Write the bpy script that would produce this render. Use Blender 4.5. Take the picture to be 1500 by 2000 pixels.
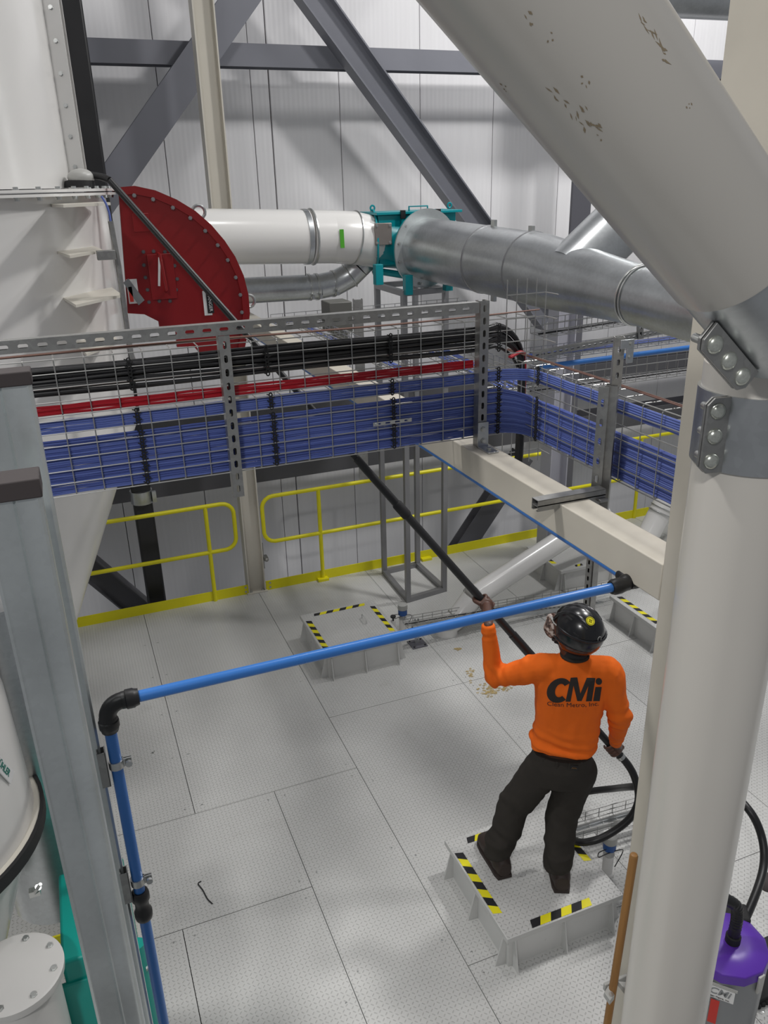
import bpy, bmesh, math, random
from mathutils import Vector, Matrix, noise
from mathutils.bvhtree import BVHTree
V = Vector
random.seed(7)
for o in list(bpy.data.objects): bpy.data.objects.remove(o)
SC = bpy.context.scene
COL = SC.collection
# ------------------------------------------------------------------ camera
FPX = 1578.13
RC = [[0.927569, -0.372909, -0.023559], [-0.16035, -0.340319, -0.926537], [0.337497, 0.863204, -0.375465]]
CAM = V((0, 0, 4.0))
cd = bpy.data.cameras.new('camera'); cam = bpy.data.objects.new('camera', cd); COL.objects.link(cam)
r0, r1, r2 = [V(r) for r in RC]
m3 = Matrix((r0, -r1, -r2)).transposed()
cam.matrix_world = Matrix.Translation(CAM) @ m3.to_4x4()
cd.sensor_fit = 'VERTICAL'; cd.sensor_height = 36.0; cd.lens = FPX / 2000 * 36.0
cd.clip_start = 0.05; cd.clip_end = 100
SC.camera = cam
# ------------------------------------------------------------------ world and lamps
W = bpy.data.worlds.new('hall_light'); SC.world = W; W.use_nodes = True
W.node_tree.nodes['Background'].inputs[0].default_value = (0.80, 0.82, 0.86, 1)
W.node_tree.nodes['Background'].inputs[1].default_value = 0.21
def lamp(x, y, z, p, size=0.7, col=(1.0, 0.985, 0.97)):
    l = bpy.data.lights.new('bay_or_fill_lamp', 'AREA'); l.shape = 'DISK'; l.size = size; l.energy = p; l.color = col
    o = bpy.data.objects.new('bay_or_fill_lamp', l); o.location = (x, y, z); COL.objects.link(o)
    return o
for x, y, p in ((-2.2, 3.9, 210), (5.8, 3.6, 250), (6.8, 6.2, 170), (2.3, 4.2, 60), (-2.2, -2.6, 210)):
    lamp(x, y, 8.7 if y > 0 else 7.4, p)  # lower lamp behind the camera is an added fill, brightening the near pipe
SC.view_settings.view_transform = 'Standard'
SC.view_settings.look = 'None'
SC.view_settings.gamma = 1.0
SC.view_settings.use_curve_mapping = False
SC.view_settings.exposure = 0.2
# ------------------------------------------------------------------ measuring helpers: photo pixel -> point on a real plane
def ray(u, v):
    a, b = (u - 750) / FPX, (v - 1000) / FPX
    return r0 * a + r1 * b + r2
def onZ(u, v, z): d = ray(u, v); return CAM + d * ((z - CAM.z) / d.z)
def onY(u, v, y): d = ray(u, v); return CAM + d * (y / d.y)
def onX(u, v, x): d = ray(u, v); return CAM + d * (x / d.x)
# ------------------------------------------------------------------ materials
def new_mat(name):
    m = bpy.data.materials.new(name); m.use_nodes = True
    return m, m.node_tree, m.node_tree.nodes['Principled BSDF']
def N(nt, t, **kw):
    n = nt.nodes.new(t)
    for k, v in kw.items(): setattr(n, k, v)
    return n
def paint(name, col, rough=0.45, metal=0.0, vary=0.0, scale=6.0, bump=0.0, bscale=200.0, stretch=(1, 1, 1), coat=0.0, spec=None):
    m, nt, b = new_mat(name)
    b.inputs['Base Color'].default_value = (*col, 1)
    b.inputs['Roughness'].default_value = rough
    b.inputs['Metallic'].default_value = metal
    if coat: b.inputs['Coat Weight'].default_value = coat; b.inputs['Coat Roughness'].default_value = 0.15
    if spec is not None: b.inputs['Specular IOR Level'].default_value = spec
    if vary or bump:
        tc = N(nt, 'ShaderNodeTexCoord'); mp = N(nt, 'ShaderNodeMapping'); mp.inputs['Scale'].default_value = stretch
        nt.links.new(tc.outputs['Object'], mp.inputs['Vector'])
    if vary:
        nz = N(nt, 'ShaderNodeTexNoise'); nz.inputs['Scale'].default_value = scale; nz.inputs['Detail'].default_value = 6
        nt.links.new(mp.outputs[0], nz.inputs['Vector'])
        mx = N(nt, 'ShaderNodeMix', data_type='RGBA', blend_type='MIX')
        mx.inputs[6].default_value = (*[c * (1 - vary) for c in col], 1); mx.inputs[7].default_value = (*[min(1, c * (1 + vary * .6)) for c in col], 1)
        nt.links.new(nz.outputs['Fac'], mx.inputs[0]); nt.links.new(mx.outputs[2], b.inputs['Base Color'])
        mr = N(nt, 'ShaderNodeMapRange'); mr.inputs[3].default_value = max(.05, rough - .08); mr.inputs[4].default_value = min(1, rough + .1)
        nt.links.new(nz.outputs['Fac'], mr.inputs[0]); nt.links.new(mr.outputs[0], b.inputs['Roughness'])
    if bump:
        n2 = N(nt, 'ShaderNodeTexNoise'); n2.inputs['Scale'].default_value = bscale; n2.inputs['Detail'].default_value = 3
        nt.links.new(mp.outputs[0], n2.inputs['Vector'])
        bp = N(nt, 'ShaderNodeBump'); bp.inputs['Strength'].default_value = bump; bp.inputs['Distance'].default_value = 0.002
        nt.links.new(n2.outputs['Fac'], bp.inputs['Height']); nt.links.new(bp.outputs[0], b.inputs['Normal'])
    return m
def galv_mat(name, col, rough=0.38, sp=26, metal=0.85, fac=.3):
    m, nt, b = new_mat(name)
    tc = N(nt, 'ShaderNodeTexCoord')
    vo = N(nt, 'ShaderNodeTexVoronoi'); vo.inputs['Scale'].default_value = sp; nt.links.new(tc.outputs['Object'], vo.inputs['Vector'])
    nz = N(nt, 'ShaderNodeTexNoise'); nz.inputs['Scale'].default_value = 3.5; nz.inputs['Detail'].default_value = 5; nt.links.new(tc.outputs['Object'], nz.inputs['Vector'])
    s = N(nt, 'ShaderNodeSeparateColor'); nt.links.new(vo.outputs['Color'], s.inputs[0])
    a = N(nt, 'ShaderNodeMath', operation='MULTIPLY_ADD'); a.inputs[1].default_value = fac; nt.links.new(s.outputs[0], a.inputs[0]); nt.links.new(nz.outputs['Fac'], a.inputs[2])
    r = N(nt, 'ShaderNodeValToRGB'); r.color_ramp.elements[0].position = .25; r.color_ramp.elements[1].position = 1.0
    r.color_ramp.elements[0].color = (*[c * .80 for c in col], 1); r.color_ramp.elements[1].color = (*[min(1, c * 1.18) for c in col], 1)
    nt.links.new(a.outputs[0], r.inputs[0]); nt.links.new(r.outputs[0], b.inputs['Base Color'])
    mr = N(nt, 'ShaderNodeMapRange'); mr.inputs[3].default_value = rough - .08; mr.inputs[4].default_value = rough + .12
    nt.links.new(nz.outputs['Fac'], mr.inputs[0]); nt.links.new(mr.outputs[0], b.inputs['Roughness'])
    b.inputs['Metallic'].default_value = metal
    return m
def tread_mat():
    m, nt, b = new_mat('diamond_plate')
    b.inputs['Roughness'].default_value = 0.34
    L = nt.links
    g = N(nt, 'ShaderNodeNewGeometry'); sp = N(nt, 'ShaderNodeSeparateXYZ'); L.new(g.outputs['Position'], sp.inputs[0])
    def M(op, a, b_=None, c=None):
        n = N(nt, 'ShaderNodeMath', operation=op)
        for i, x in enumerate((a, b_, c)):
            if x is None: continue
            if isinstance(x, (int, float)): n.inputs[i].default_value = x
            else: L.new(x, n.inputs[i])
        return n.outputs[0]
    k = 1 / 0.025
    x = M('MULTIPLY', sp.outputs[0], k); y = M('MULTIPLY', sp.outputs[1], k)
    fx = M('SUBTRACT', M('FRACT', x), .5); fy = M('SUBTRACT', M('FRACT', y), .5)
    par = M('MODULO', M('ABSOLUTE', M('ADD', M('FLOOR', x), M('FLOOR', y))), 2)
    sgn = M('SUBTRACT', M('MULTIPLY', par, 2), 1)
    u = M('ADD', fx, M('MULTIPLY', fy, sgn)); v = M('SUBTRACT', M('MULTIPLY', fx, sgn), fy)
    v = M('MULTIPLY', v, 1.0)
    e = M('ADD', M('POWER', M('DIVIDE', u, .50), 2), M('POWER', M('DIVIDE', v, .15), 2))
    h = M('MAXIMUM', M('SUBTRACT', 1, e), 0)
    h = M('POWER', h, .5)
    nz = N(nt, 'ShaderNodeTexNoise'); nz.inputs['Scale'].default_value = 2.2; nz.inputs['Detail'].default_value = 8; L.new(g.outputs['Position'], nz.inputs['Vector'])
    mx = N(nt, 'ShaderNodeMix', data_type='RGBA'); mx.inputs[6].default_value = (.50, .50, .485, 1); mx.inputs[7].default_value = (.60, .60, .585, 1)
    L.new(nz.outputs['Fac'], mx.inputs[0])
    # scuffs where boots have dirtied the paint
    n3 = N(nt, 'ShaderNodeTexNoise'); n3.inputs['Scale'].default_value = 1.3; n3.inputs['Detail'].default_value = 10; n3.inputs['Roughness'].default_value = .7; L.new(g.outputs['Position'], n3.inputs['Vector'])
    rp = N(nt, 'ShaderNodeValToRGB'); rp.color_ramp.elements[0].position = .6; rp.color_ramp.elements[1].position = .78; L.new(n3.outputs['Fac'], rp.inputs[0])
    m2 = N(nt, 'ShaderNodeMix', data_type='RGBA'); m2.inputs[7].default_value = (.36, .35, .32, 1)
    L.new(M('MULTIPLY', rp.outputs[0], .5), m2.inputs[0]); L.new(mx.outputs[2], m2.inputs[6]); L.new(m2.outputs[2], b.inputs['Base Color'])
    bp = N(nt, 'ShaderNodeBump'); bp.inputs['Strength'].default_value = 1.0; bp.inputs['Distance'].default_value = 0.004
    L.new(h, bp.inputs['Height']); L.new(bp.outputs[0], b.inputs['Normal'])
    return m
def ribbed_mat():
    m, nt, b = new_mat('wall_sheet'); L = nt.links
    b.inputs['Roughness'].default_value = .5
    g = N(nt, 'ShaderNodeNewGeometry'); sp = N(nt, 'ShaderNodeSeparateXYZ'); L.new(g.outputs['Position'], sp.inputs[0])
    w = N(nt, 'ShaderNodeMath', operation='MULTIPLY'); w.inputs[1].default_value = 2 * math.pi / .05; L.new(sp.outputs[0], w.inputs[0])
    s = N(nt, 'ShaderNodeMath', operation='SINE'); L.new(w.outputs[0], s.inputs[0])
    bp = N(nt, 'ShaderNodeBump'); bp.inputs['Strength'].default_value = .12; bp.inputs['Distance'].default_value = 0.003
    L.new(s.outputs[0], bp.inputs['Height']); L.new(bp.outputs[0], b.inputs['Normal'])
    tc = N(nt, 'ShaderNodeMapping'); tc.inputs['Scale'].default_value = (9, 1, .35); L.new(g.outputs['Position'], tc.inputs['Vector'])
    nz = N(nt, 'ShaderNodeTexNoise'); nz.inputs['Scale'].default_value = 3; nz.inputs['Detail'].default_value = 5; L.new(tc.outputs[0], nz.inputs['Vector'])
    mx = N(nt, 'ShaderNodeMix', data_type='RGBA'); mx.inputs[6].default_value = (.76, .755, .77, 1); mx.inputs[7].default_value = (.85, .845, .86, 1)
    L.new(nz.outputs['Fac'], mx.inputs[0]); L.new(mx.outputs[2], b.inputs['Base Color'])
    return m
def camo_mat():
    m, nt, b = new_mat('camo_cloth'); L = nt.links
    tc = N(nt, 'ShaderNodeTexCoord'); nz = N(nt, 'ShaderNodeTexNoise'); nz.inputs['Scale'].default_value = 45; L.new(tc.outputs['Object'], nz.inputs['Vector'])
    r = N(nt, 'ShaderNodeValToRGB'); r.color_ramp.interpolation = 'CONSTANT'
    e = r.color_ramp.elements; e[0].color = (.05, .03, .025, 1); e[1].position = .47; e[1].color = (.22, .15, .12, 1)
    x = e.new(.56); x.color = (.5, .42, .38, 1)
    L.new(nz.outputs['Fac'], r.inputs[0]); L.new(r.outputs[0], b.inputs['Base Color']); b.inputs['Roughness'].default_value = .9
    return m
M = dict(
    floor=tread_mat(), under=paint('under_deck', (.05, .05, .05), .8), wall=ribbed_mat(),
    seam=paint('seam_brown', (.12, .09, .07), .8),
    cream=paint('cream_paint', (.60, .57, .50), .38, vary=.06, scale=3),
    ivory=paint('ivory_pipe_paint', (.64, .61, .555), .30, vary=.05, scale=2.5, coat=.3),
    dim_cream=paint('cream_beam_paint', (.58, .54, .46), .42, vary=.14, scale=5),
    white=paint('white_gloss_paint', (.74, .73, .71), .22, vary=.03, scale=2, coat=.4),
    lwhite=paint('off_white_paint', (.58, .57, .55), .4, vary=.05, scale=5),
    hatch=paint('white_hatch_paint', (.60, .60, .585), .3, vary=.05, scale=9),
    steel=paint('grey_steel_paint', (.20, .205, .235), .42, vary=.08, scale=3),
    dsteel=paint('dark_grey_steel_paint', (.09, .09, .10), .5, vary=.08, scale=3),
    black=paint('black_paint', (.018, .018, .02), .42, vary=.3, scale=5),
    rubber=paint('black_rubber', (.012, .012, .013), .42),
    matt=paint('matt_black', (.012, .012, .013), .75),
    cap=paint('grey_brown_edge_trim', (.055, .045, .045), .7),
    yellow=paint('safety_yellow', (.82, .75, .01), .38, vary=.08, scale=7),
    red=paint('oxide_red_paint', (.24, .008, .010), .33, vary=.1, scale=3),
    teal=paint('turquoise_paint', (.0, .27, .31), .33, vary=.08, scale=5),
    teal2=paint('green_machine_paint', (.0, .30, .25), .4, vary=.06, scale=5),
    blue=paint('blue_air_pipe', (.035, .16, .48), .3, vary=.05, scale=8),
    galv=galv_mat('galvanised_sheet', (.56, .58, .59), .30, 60, .93, .16),
    galvd=galv_mat('galvanised_strut', (.36, .36, .35), .42, 60),
    galvl=galv_mat('galvanised_column', (.64, .68, .68), .30, 70, .75, .08),
    wire=paint('zinc_wire', (.42, .42, .41), .38, .8),
    copper=paint('copper_wire', (.16, .085, .065), .55, .4),
    blackcable=paint('black_cable', (.010, .010, .012), .38),
    redcable=paint('red_cable', (.42, .008, .02), .45),
    bluecable=paint('blue_cable', (.115, .165, .47), .5),
    bluecable2=paint('blue_cable_darker', (.075, .11, .36), .5),
    bolt=paint('zinc_bolt', (.55, .56, .55), .3, .9), brass=galv_mat('zinc_plated_bolt_head', (.62, .64, .58), .25, 300),
    plate=paint('dull_plate', (.30, .27, .25), .4, .6, vary=.1, scale=20),
    tube=paint('mill_steel_tube', (.30, .30, .31), .42, .6, vary=.15, scale=6),
    skin=paint('dark_skin', (.085, .038, .026), .5), orange=paint('orange_jersey', (.80, .145, .014), .85, vary=.08, scale=14, bump=.25, bscale=60, spec=.2),
    trouser=paint('charcoal_trouser_cloth', (.036, .032, .028), .88, vary=.15, scale=16, bump=.5, bscale=500, spec=.2),
    boot=paint('brown_boot', (.035, .022, .018), .6, vary=.15, scale=20), sole=paint('dark_sole', (.03, .02, .017), .7),
    helmet=paint('black_helmet_shell', (.006, .006, .008), .26, coat=.3), camo=camo_mat(),
    print=paint('black_print', (.02, .014, .012), .8), tapey=paint('hazard_yellow', (.80, .72, .01), .45), tapek=paint('hazard_black', (.012, .012, .014), .45),
    wood=paint('varnished_wood', (.30, .15, .045), .4, vary=.45, scale=3, stretch=(30, 30, 1.2)),
    purple=paint('purple_plastic', (.10, .03, .36), .35), grey=paint('grey_plastic', (.22, .23, .24), .4, vary=.05), lgrey=paint('light_grey_plastic', (.42, .42, .40), .4),
    label=paint('white_label', (.72, .72, .72), .5), redtape=paint('red_tape', (.55, .03, .02), .5), green=paint('green_sticker', (.07, .35, .02), .5), greentext=paint('green_print', (.0, .16, .12), .5),
    box=paint('grey_enclosure', (.11, .11, .10), .5), pellet=paint('tan_pellet', (.50, .38, .17), .7), dark=paint('dark_grey_column', (.13, .13, .15), .5),
    pcol=paint('pale_grey_column', (.42, .42, .47), .5))
# ------------------------------------------------------------------ mesh builder
class MB:
    def __init__(s): s.v = []; s.f = []; s.m = []
    def add(s, vs, fs, mi=0):
        n = len(s.v); s.v += [tuple(p) for p in vs]; s.f += [tuple(i + n for i in f) for f in fs]; s.m += [mi] * len(fs); return s
    def obb(s, c, ax, ay, az, mi=0):      # half axes
        c, ax, ay, az = V(c), V(ax), V(ay), V(az)
        vs = [c + ax * i + ay * j + az * k for i in (-1, 1) for j in (-1, 1) for k in (-1, 1)]
        return s.add(vs, [(0, 1, 3, 2), (4, 6, 7, 5), (0, 4, 5, 1), (2, 3, 7, 6), (0, 2, 6, 4), (1, 5, 7, 3)], mi)
    def box(s, lo, hi, mi=0):
        lo, hi = V(lo), V(hi); h = (hi - lo) / 2
        return s.obb((lo + hi) / 2, (h.x, 0, 0), (0, h.y, 0), (0, 0, h.z), mi)
    def bar(s, a, b, w, h, up=(0, 0, 1), mi=0):
        a, b = V(a), V(b); d = b - a; u = V(up); side = d.cross(u).normalized(); u = side.cross(d).normalized()
        return s.obb((a + b) / 2, d / 2, side * w / 2, u * h / 2, mi)
    def tube(s, pts, r, n=8, mi=0, caps=True, closed=False):
        pts = [V(p) for p in pts]; k = len(pts); rs = r if isinstance(r, (list, tuple)) else [r] * k
        if k < 2: return s
        def tan(i):
            if closed: return (pts[(i + 1) % k] - pts[i - 1]).normalized()
            if i == 0: return (pts[1] - pts[0]).normalized()
            if i == k - 1: return (pts[-1] - pts[-2]).normalized()
            t = (pts[i + 1] - pts[i]).normalized() + (pts[i] - pts[i - 1]).normalized()
            return t.normalized() if t.length > 1e-6 else (pts[i + 1] - pts[i]).normalized()
        t0 = tan(0); u = t0.orthogonal().normalized(); vs = []
        for i in range(k):
            t = tan(i); u = (u - t * u.dot(t)).normalized(); w = t.cross(u)
            rr = rs[i]
            for j in range(n):
                a = 2 * math.pi * j / n
                vs.append(pts[i] + (u * math.cos(a) + w * math.sin(a)) * rr)
        fs = []
        for i in range(k if closed else k - 1):
            for j in range(n):
                a, b = i * n + j, i * n + (j + 1) % n; i2 = (i + 1) % k
                fs.append((a, b, i2 * n + (j + 1) % n, i2 * n + j))
        if caps and not closed: fs += [tuple(reversed(range(n))), tuple(range((k - 1) * n, k * n))]
        return s.add(vs, fs, mi)
    def lathe(s, p, d, prof, n=24, mi=0, caps=True):      # prof: (r, h) along d
        p, d = V(p), V(d).normalized(); u = d.orthogonal().normalized(); w = d.cross(u); vs = []; k = len(prof)
        for r, h in prof:
            for j in range(n):
                a = 2 * math.pi * j / n; vs.append(p + d * h + (u * math.cos(a) + w * math.sin(a)) * r)
        fs = [(i * n + j, i * n + (j + 1) % n, (i + 1) * n + (j + 1) % n, (i + 1) * n + j) for i in range(k - 1) for j in range(n)]
        if caps: fs += [tuple(reversed(range(n))), tuple(range((k - 1) * n, k * n))]
        return s.add(vs, fs, mi)
    def ring(s, p, d, r0_, r1_, h, n=32, mi=0):           # annulus of thickness h
        return s.lathe(p, d, [(r0_, 0), (r1_, 0), (r1_, h), (r0_, h), (r0_, 0)], n, mi, caps=False)
    def prism(s, poly, ext, mi=0):
        poly = [V(p) for p in poly]; e = V(ext); n = len(poly)
        return s.add(poly + [p + e for p in poly], [tuple(range(n)), tuple(reversed(range(n, 2 * n)))] + [(i, i + n, (i + 1) % n + n, (i + 1) % n) for i in range(n)], mi)
    def extr(s, prof, a, b, ux, uy, mi=0):                # profile (x,y) pairs swept from a to b, axes ux, uy
        a, b, ux, uy = V(a), V(b), V(ux), V(uy)
        return s.prism([a + ux * x + uy * y for x, y in prof], b - a, mi)
    def sphere(s, c, r, n=10, m=7, mi=0, ax=None):
        c = V(c); ax = ax or (V((r, 0, 0)), V((0, r, 0)), V((0, 0, r))); vs = [c + ax[2]]
        for i in range(1, m):
            t = math.pi * i / m
            for j in range(n):
                a = 2 * math.pi * j / n; vs.append(c + ax[0] * math.sin(t) * math.cos(a) + ax[1] * math.sin(t) * math.sin(a) + ax[2] * math.cos(t))
        vs.append(c - ax[2]); e = len(vs) - 1
        fs = [(0, 1 + j, 1 + (j + 1) % n) for j in range(n)]
        for i in range(m - 2):
            for j in range(n):
                a = 1 + i * n + j; b = 1 + i * n + (j + 1) % n; fs.append((a, a + n, b + n, b))
        fs += [(e, 1 + (m - 2) * n + (j + 1) % n, 1 + (m - 2) * n + j) for j in range(n)]
        return s.add(vs, fs, mi)
    def hexbolt(s, p, d, r=.009, h=.007, mi=0): return s.lathe(p, d, [(r * 1.35, 0), (r * 1.35, h * .25), (r, h * .25), (r, h)], 6, mi)
    def slotted(s, a, b, wd, nd, w, pitch, sl, sw, t, mi=0, off=0.0):     # plate with rounded slots along a->b
        a, b, wd, nd = V(a), V(b), V(wd).normalized(), V(nd).normalized(); d = b - a; L = d.length; d.normalize()
        n = max(1, int((L - off * 2) / pitch)); e0 = (L - n * pitch) / 2
        def cell(x0, x1, hole):
            if not hole:
                s.obb(a + d * (x0 + x1) / 2, d * (x1 - x0) / 2, wd * w / 2, nd * t / 2, mi); return
            cx = (x0 + x1) / 2; hl = sl / 2 - sw / 2; inn = []; out = []
            for k in range(16):
                an = math.pi * 2 * (k + .5) / 16; c_, s_ = math.cos(an), math.sin(an)
                inn.append((cx + (hl if c_ > 0 else -hl) + c_ * sw / 2, s_ * sw / 2))
                m_ = max(abs(c_), abs(s_)); out.append((cx + c_ / m_ * (x1 - x0) / 2, s_ / m_ * w / 2))
            for q, (c1, s1) in zip((1, 5, 9, 13), ((1, 1), (-1, 1), (-1, -1), (1, -1))): out[q] = (cx + c1 * (x1 - x0) / 2, s1 * w / 2)
            vs = []
            for side in (t / 2, -t / 2):
                for (x, y) in out + inn: vs.append(a + d * x + wd * y + nd * side)
            fs = []
            for k in range(16):
                k2 = (k + 1) % 16
                fs += [(k, k2, 16 + k2, 16 + k), (32 + k2, 32 + k, 48 + k, 48 + k2), (16 + k, 16 + k2, 48 + k2, 48 + k), (k2, k, 32 + k, 32 + k2)]
            s.add(vs, fs, mi)
        if e0 > .0005: cell(0, e0, False); cell(L - e0, L, False)
        for i in range(n): cell(e0 + i * pitch, e0 + (i + 1) * pitch, True)
        return s
    def build(s, name, mats, parent=None, smooth=True, bev=0, ang=35):
        me = bpy.data.meshes.new(name); me.from_pydata(s.v, [], s.f)
        for m in (mats if isinstance(mats, (list, tuple)) else [mats]): me.materials.append(M[m] if isinstance(m, str) else m)
        if any(s.m): me.polygons.foreach_set('material_index', s.m)
        bm = bmesh.new(); bm.from_mesh(me); bmesh.ops.recalc_face_normals(bm, faces=bm.faces); bm.to_mesh(me); bm.free()
        if smooth:
            me.polygons.foreach_set('use_smooth', [True] * len(me.polygons)); me.set_sharp_from_angle(angle=math.radians(ang))
        o = bpy.data.objects.new(name, me); COL.objects.link(o)
        if parent: o.parent = parent; o.matrix_parent_inverse = parent_world(parent).inverted()
        if bev:
            b = o.modifiers.new('bevel', 'BEVEL'); b.width = bev; b.segments = 2; b.limit_method = 'ANGLE'; b.angle_limit = math.radians(40)
        return o
def parent_world(o):
    mw = Matrix.Translation(o.location) @ o.rotation_euler.to_matrix().to_4x4()
    return (parent_world(o.parent) @ o.matrix_parent_inverse @ mw) if o.parent else mw
def empty(name, loc=(0, 0, 0)):
    o = bpy.data.objects.new(name, None); o.location = loc; o.empty_display_size = .1; COL.objects.link(o); return o
def tag(o, label, cat, group=None, kind=None):
    o['label'] = label; o['category'] = cat
    if group: o['group'] = group
    if kind: o['kind'] = kind
    return o
def thing(name, label, cat, loc=(0, 0, 0), group=None): return tag(empty(name, loc), label, cat, group)
def smoothpath(pts, k=8):
    pts = [V(p) for p in pts]; out = []; P = [pts[0] * 2 - pts[1]] + pts + [pts[-1] * 2 - pts[-2]]
    for i in range(1, len(P) - 2):
        a, b, c, d = P[i - 1:i + 3]
        for j in range(k):
            t = j / k
            out.append(.5 * ((2 * b) + (c - a) * t + (2 * a - 5 * b + 4 * c - d) * t * t + (3 * b - a - 3 * c + d) * t ** 3))
    out.append(pts[-1]); return out
def arc(c, u, w, r, a0, a1, n):
    return [V(c) + V(u) * r * math.cos(math.radians(a0 + (a1 - a0) * i / n)) + V(w) * r * math.sin(math.radians(a0 + (a1 - a0) * i / n)) for i in range(n + 1)]
def evaluated(o, keepmods=False):
    dg = bpy.context.evaluated_depsgraph_get(); dg.update()
    me = bpy.data.meshes.new_from_object(o.evaluated_get(dg)); old = o.data; o.modifiers.clear(); o.data = me; return o
def remesh(o, vox, it=3, fac=.5):
    r = o.modifiers.new('r', 'REMESH'); r.mode = 'VOXEL'; r.voxel_size = vox; r.use_smooth_shade = True
    if it:
        s = o.modifiers.new('s', 'SMOOTH'); s.iterations = it; s.factor = fac
    evaluated(o)
    o.data.polygons.foreach_set('use_smooth', [True] * len(o.data.polygons))
    return o
X, Y, Z = V((1, 0, 0)), V((0, 1, 0)), V((0, 0, 1))
def dep(u, v, d): return CAM + ray(u, v) * d
# ================================================================== SETTING
WY = 8.9
fl = MB().box((-3.2, -0.5, -.09), (11.5, 7.72, -.03)).build('floor', 'under', smooth=False); fl['kind'] = 'structure'
plates = [(-2.2, .34, 4.6, 7.70), (.34, 1.53, 4.6, 7.70), (-2.2, .9, 3.68, 4.6), (.9, 1.53, 2.2, 4.6), (.11, .9, .6, 3.68), (-2.2, .11, .6, 3.68), (.9, 1.53, .6, 2.2)]
for x0 in (1.53, 2.75, 3.97, 5.19, 6.41, 7.63, 8.85):
    plates += [(x0, x0 + 1.22, 5.26, 7.70), (x0, x0 + 1.22, 2.82, 5.26), (x0, x0 + 1.22, .4, 2.82)]
for (x0, x1, y0, y1) in plates:
    g = .0022
    p = MB().box((x0 + g, y0 + g, -.03), (x1 - g, y1 - g, 0)).build('floor_plate', 'floor', fl, smooth=False)
# countersunk deck screws along plate edges
sc = MB()
for (x0, x1, y0, y1) in plates[:7] + plates[7:13]:
    ny = max(1, int((y1 - y0) / .62))
    for i in range(ny + 1):
        for xx in (x0 + .06, x1 - .06):
            yy = y0 + .07 + (y1 - y0 - .14) * i / ny; sc.lathe((xx, yy, -.001), Z, [(.007, 0), (.007, .0016), (.004, .0022)], 8)
so = sc.build('deck_screw', 'bolt', fl); so['kind'] = 'stuff'
wall = MB().box((-4, WY + .05, -2), (12, WY + .12, 11)).build('wall_back', 'seam', smooth=False); wall['kind'] = 'structure'
xs = [-3.25, -2.35, -1.45, -.55, .35, 1.26, 2.17, 2.36, 3.10, 4.02, 4.92, 5.82, 6.72, 7.62, 8.52, 9.42, 10.32, 11.2]
for a, b in zip(xs[:-1], xs[1:]):
    g = .004 if abs(b - 2.36) > .01 else .010
    MB().box((a + .003, WY, -2), (b - g, WY + .06, 11)).build('wall_panel', 'wall', wall, smooth=False, bev=.006)
tr = MB().box((-4, WY - .03, 1.60), (12, WY, 1.62)).build('trim_1', 'steel', smooth=False); tr['kind'] = 'structure'
# ---------------------------------------------------------------- steelwork
def ibeam(a, b, w, h, up, t=.012, tf=.014):        # flanges of width w across, overall depth h along up
    a, b = V(a), V(b); d = (b - a).normalized(); u = V(up); s = d.cross(u).normalized(); u = s.cross(d).normalized()
    pr = [(-w/2, -h/2), (w/2, -h/2), (w/2, -h/2+tf), (t/2, -h/2+tf), (t/2, h/2-tf), (w/2, h/2-tf), (w/2, h/2), (-w/2, h/2), (-w/2, h/2-tf), (-t/2, h/2-tf), (-t/2, -h/2+tf), (-w/2, -h/2+tf)]
    return MB().extr(pr, a, b, s, u)
YB = 8.45
g = ibeam((-3.5, YB, 5.14), (11.5, YB, 5.14), .19, .20, (0, 1, 0)).build('steel_girder', 'steel', smooth=False)
tag(g, 'long horizontal grey steel girder across the white wall near the top', 'steel beam')
g = ibeam((-3.5, YB, 1.76), (11.5, YB, 1.76), .20, .20, (0, 1, 0)).build('steel_girder', 'dsteel', smooth=False)
tag(g, 'dark horizontal girder on the wall seen through the blue cable tray, upper of two', 'steel beam')
g = ibeam((-3.5, YB-.04, 1.12), (11.5, YB-.04, 1.12), .22, .30, (0, 1, 0)).build('steel_girder', 'dsteel', smooth=False)
tag(g, 'dark horizontal girder low on the wall just above the yellow handrails', 'steel beam')
def brace(p, q, ext, w, h, up, mat, lab, y=8.3):
    a, b = onY(*p, y), onY(*q, y); d = (b - a).normalized(); a -= d * ext[0]; b += d * ext[1]
    return tag(ibeam(a, b, w, h, up).build('diagonal_brace', mat, smooth=False), lab, 'steel brace')
brace((460, 11), (245, 320), (2.5, 1.0), .28, .16, (0, 1, 0), 'steel', 'flat grey diagonal brace running from the top down left behind the black pipe', 8.25)
br = brace((614, 0), (918, 420), (2.5, 1.6), .20, .25, (1, 0, 1), 'steel', 'grey open-section diagonal brace sloping down right behind the turquoise valve', 8.25)
brace((165, 1098), (252, 1170), (2.0, 1.2), .18, .24, (1, 0, 1), 'dsteel', 'dark diagonal brace at lower left behind the yellow handrail', 8.25)
brace((969, 966), (915, 1048), (.6, 1.6), .26, .16, (0, 1, 0), 'dsteel', 'grey diagonal brace rising right behind the yellow handrail beside the tube stand', 8.3)
tag(MB().box((5.55, 8.18, -1), (5.80, 8.22, 10)).box((5.66, 8.22, -1), (5.69, 8.25, 10)).build('wall_column', 'dark', smooth=False), 'dark slate column standing at the wall behind the big sloping pipe', 'column')
tag(ibeam((4.85, 7.2, 0), (4.85, 7.2, 3.3), .2, .22, (1, 0, 0)).build('steel_post', 'pcol', smooth=False), 'pale grey steel post behind the right-hand cable trays', 'steel post')
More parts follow.
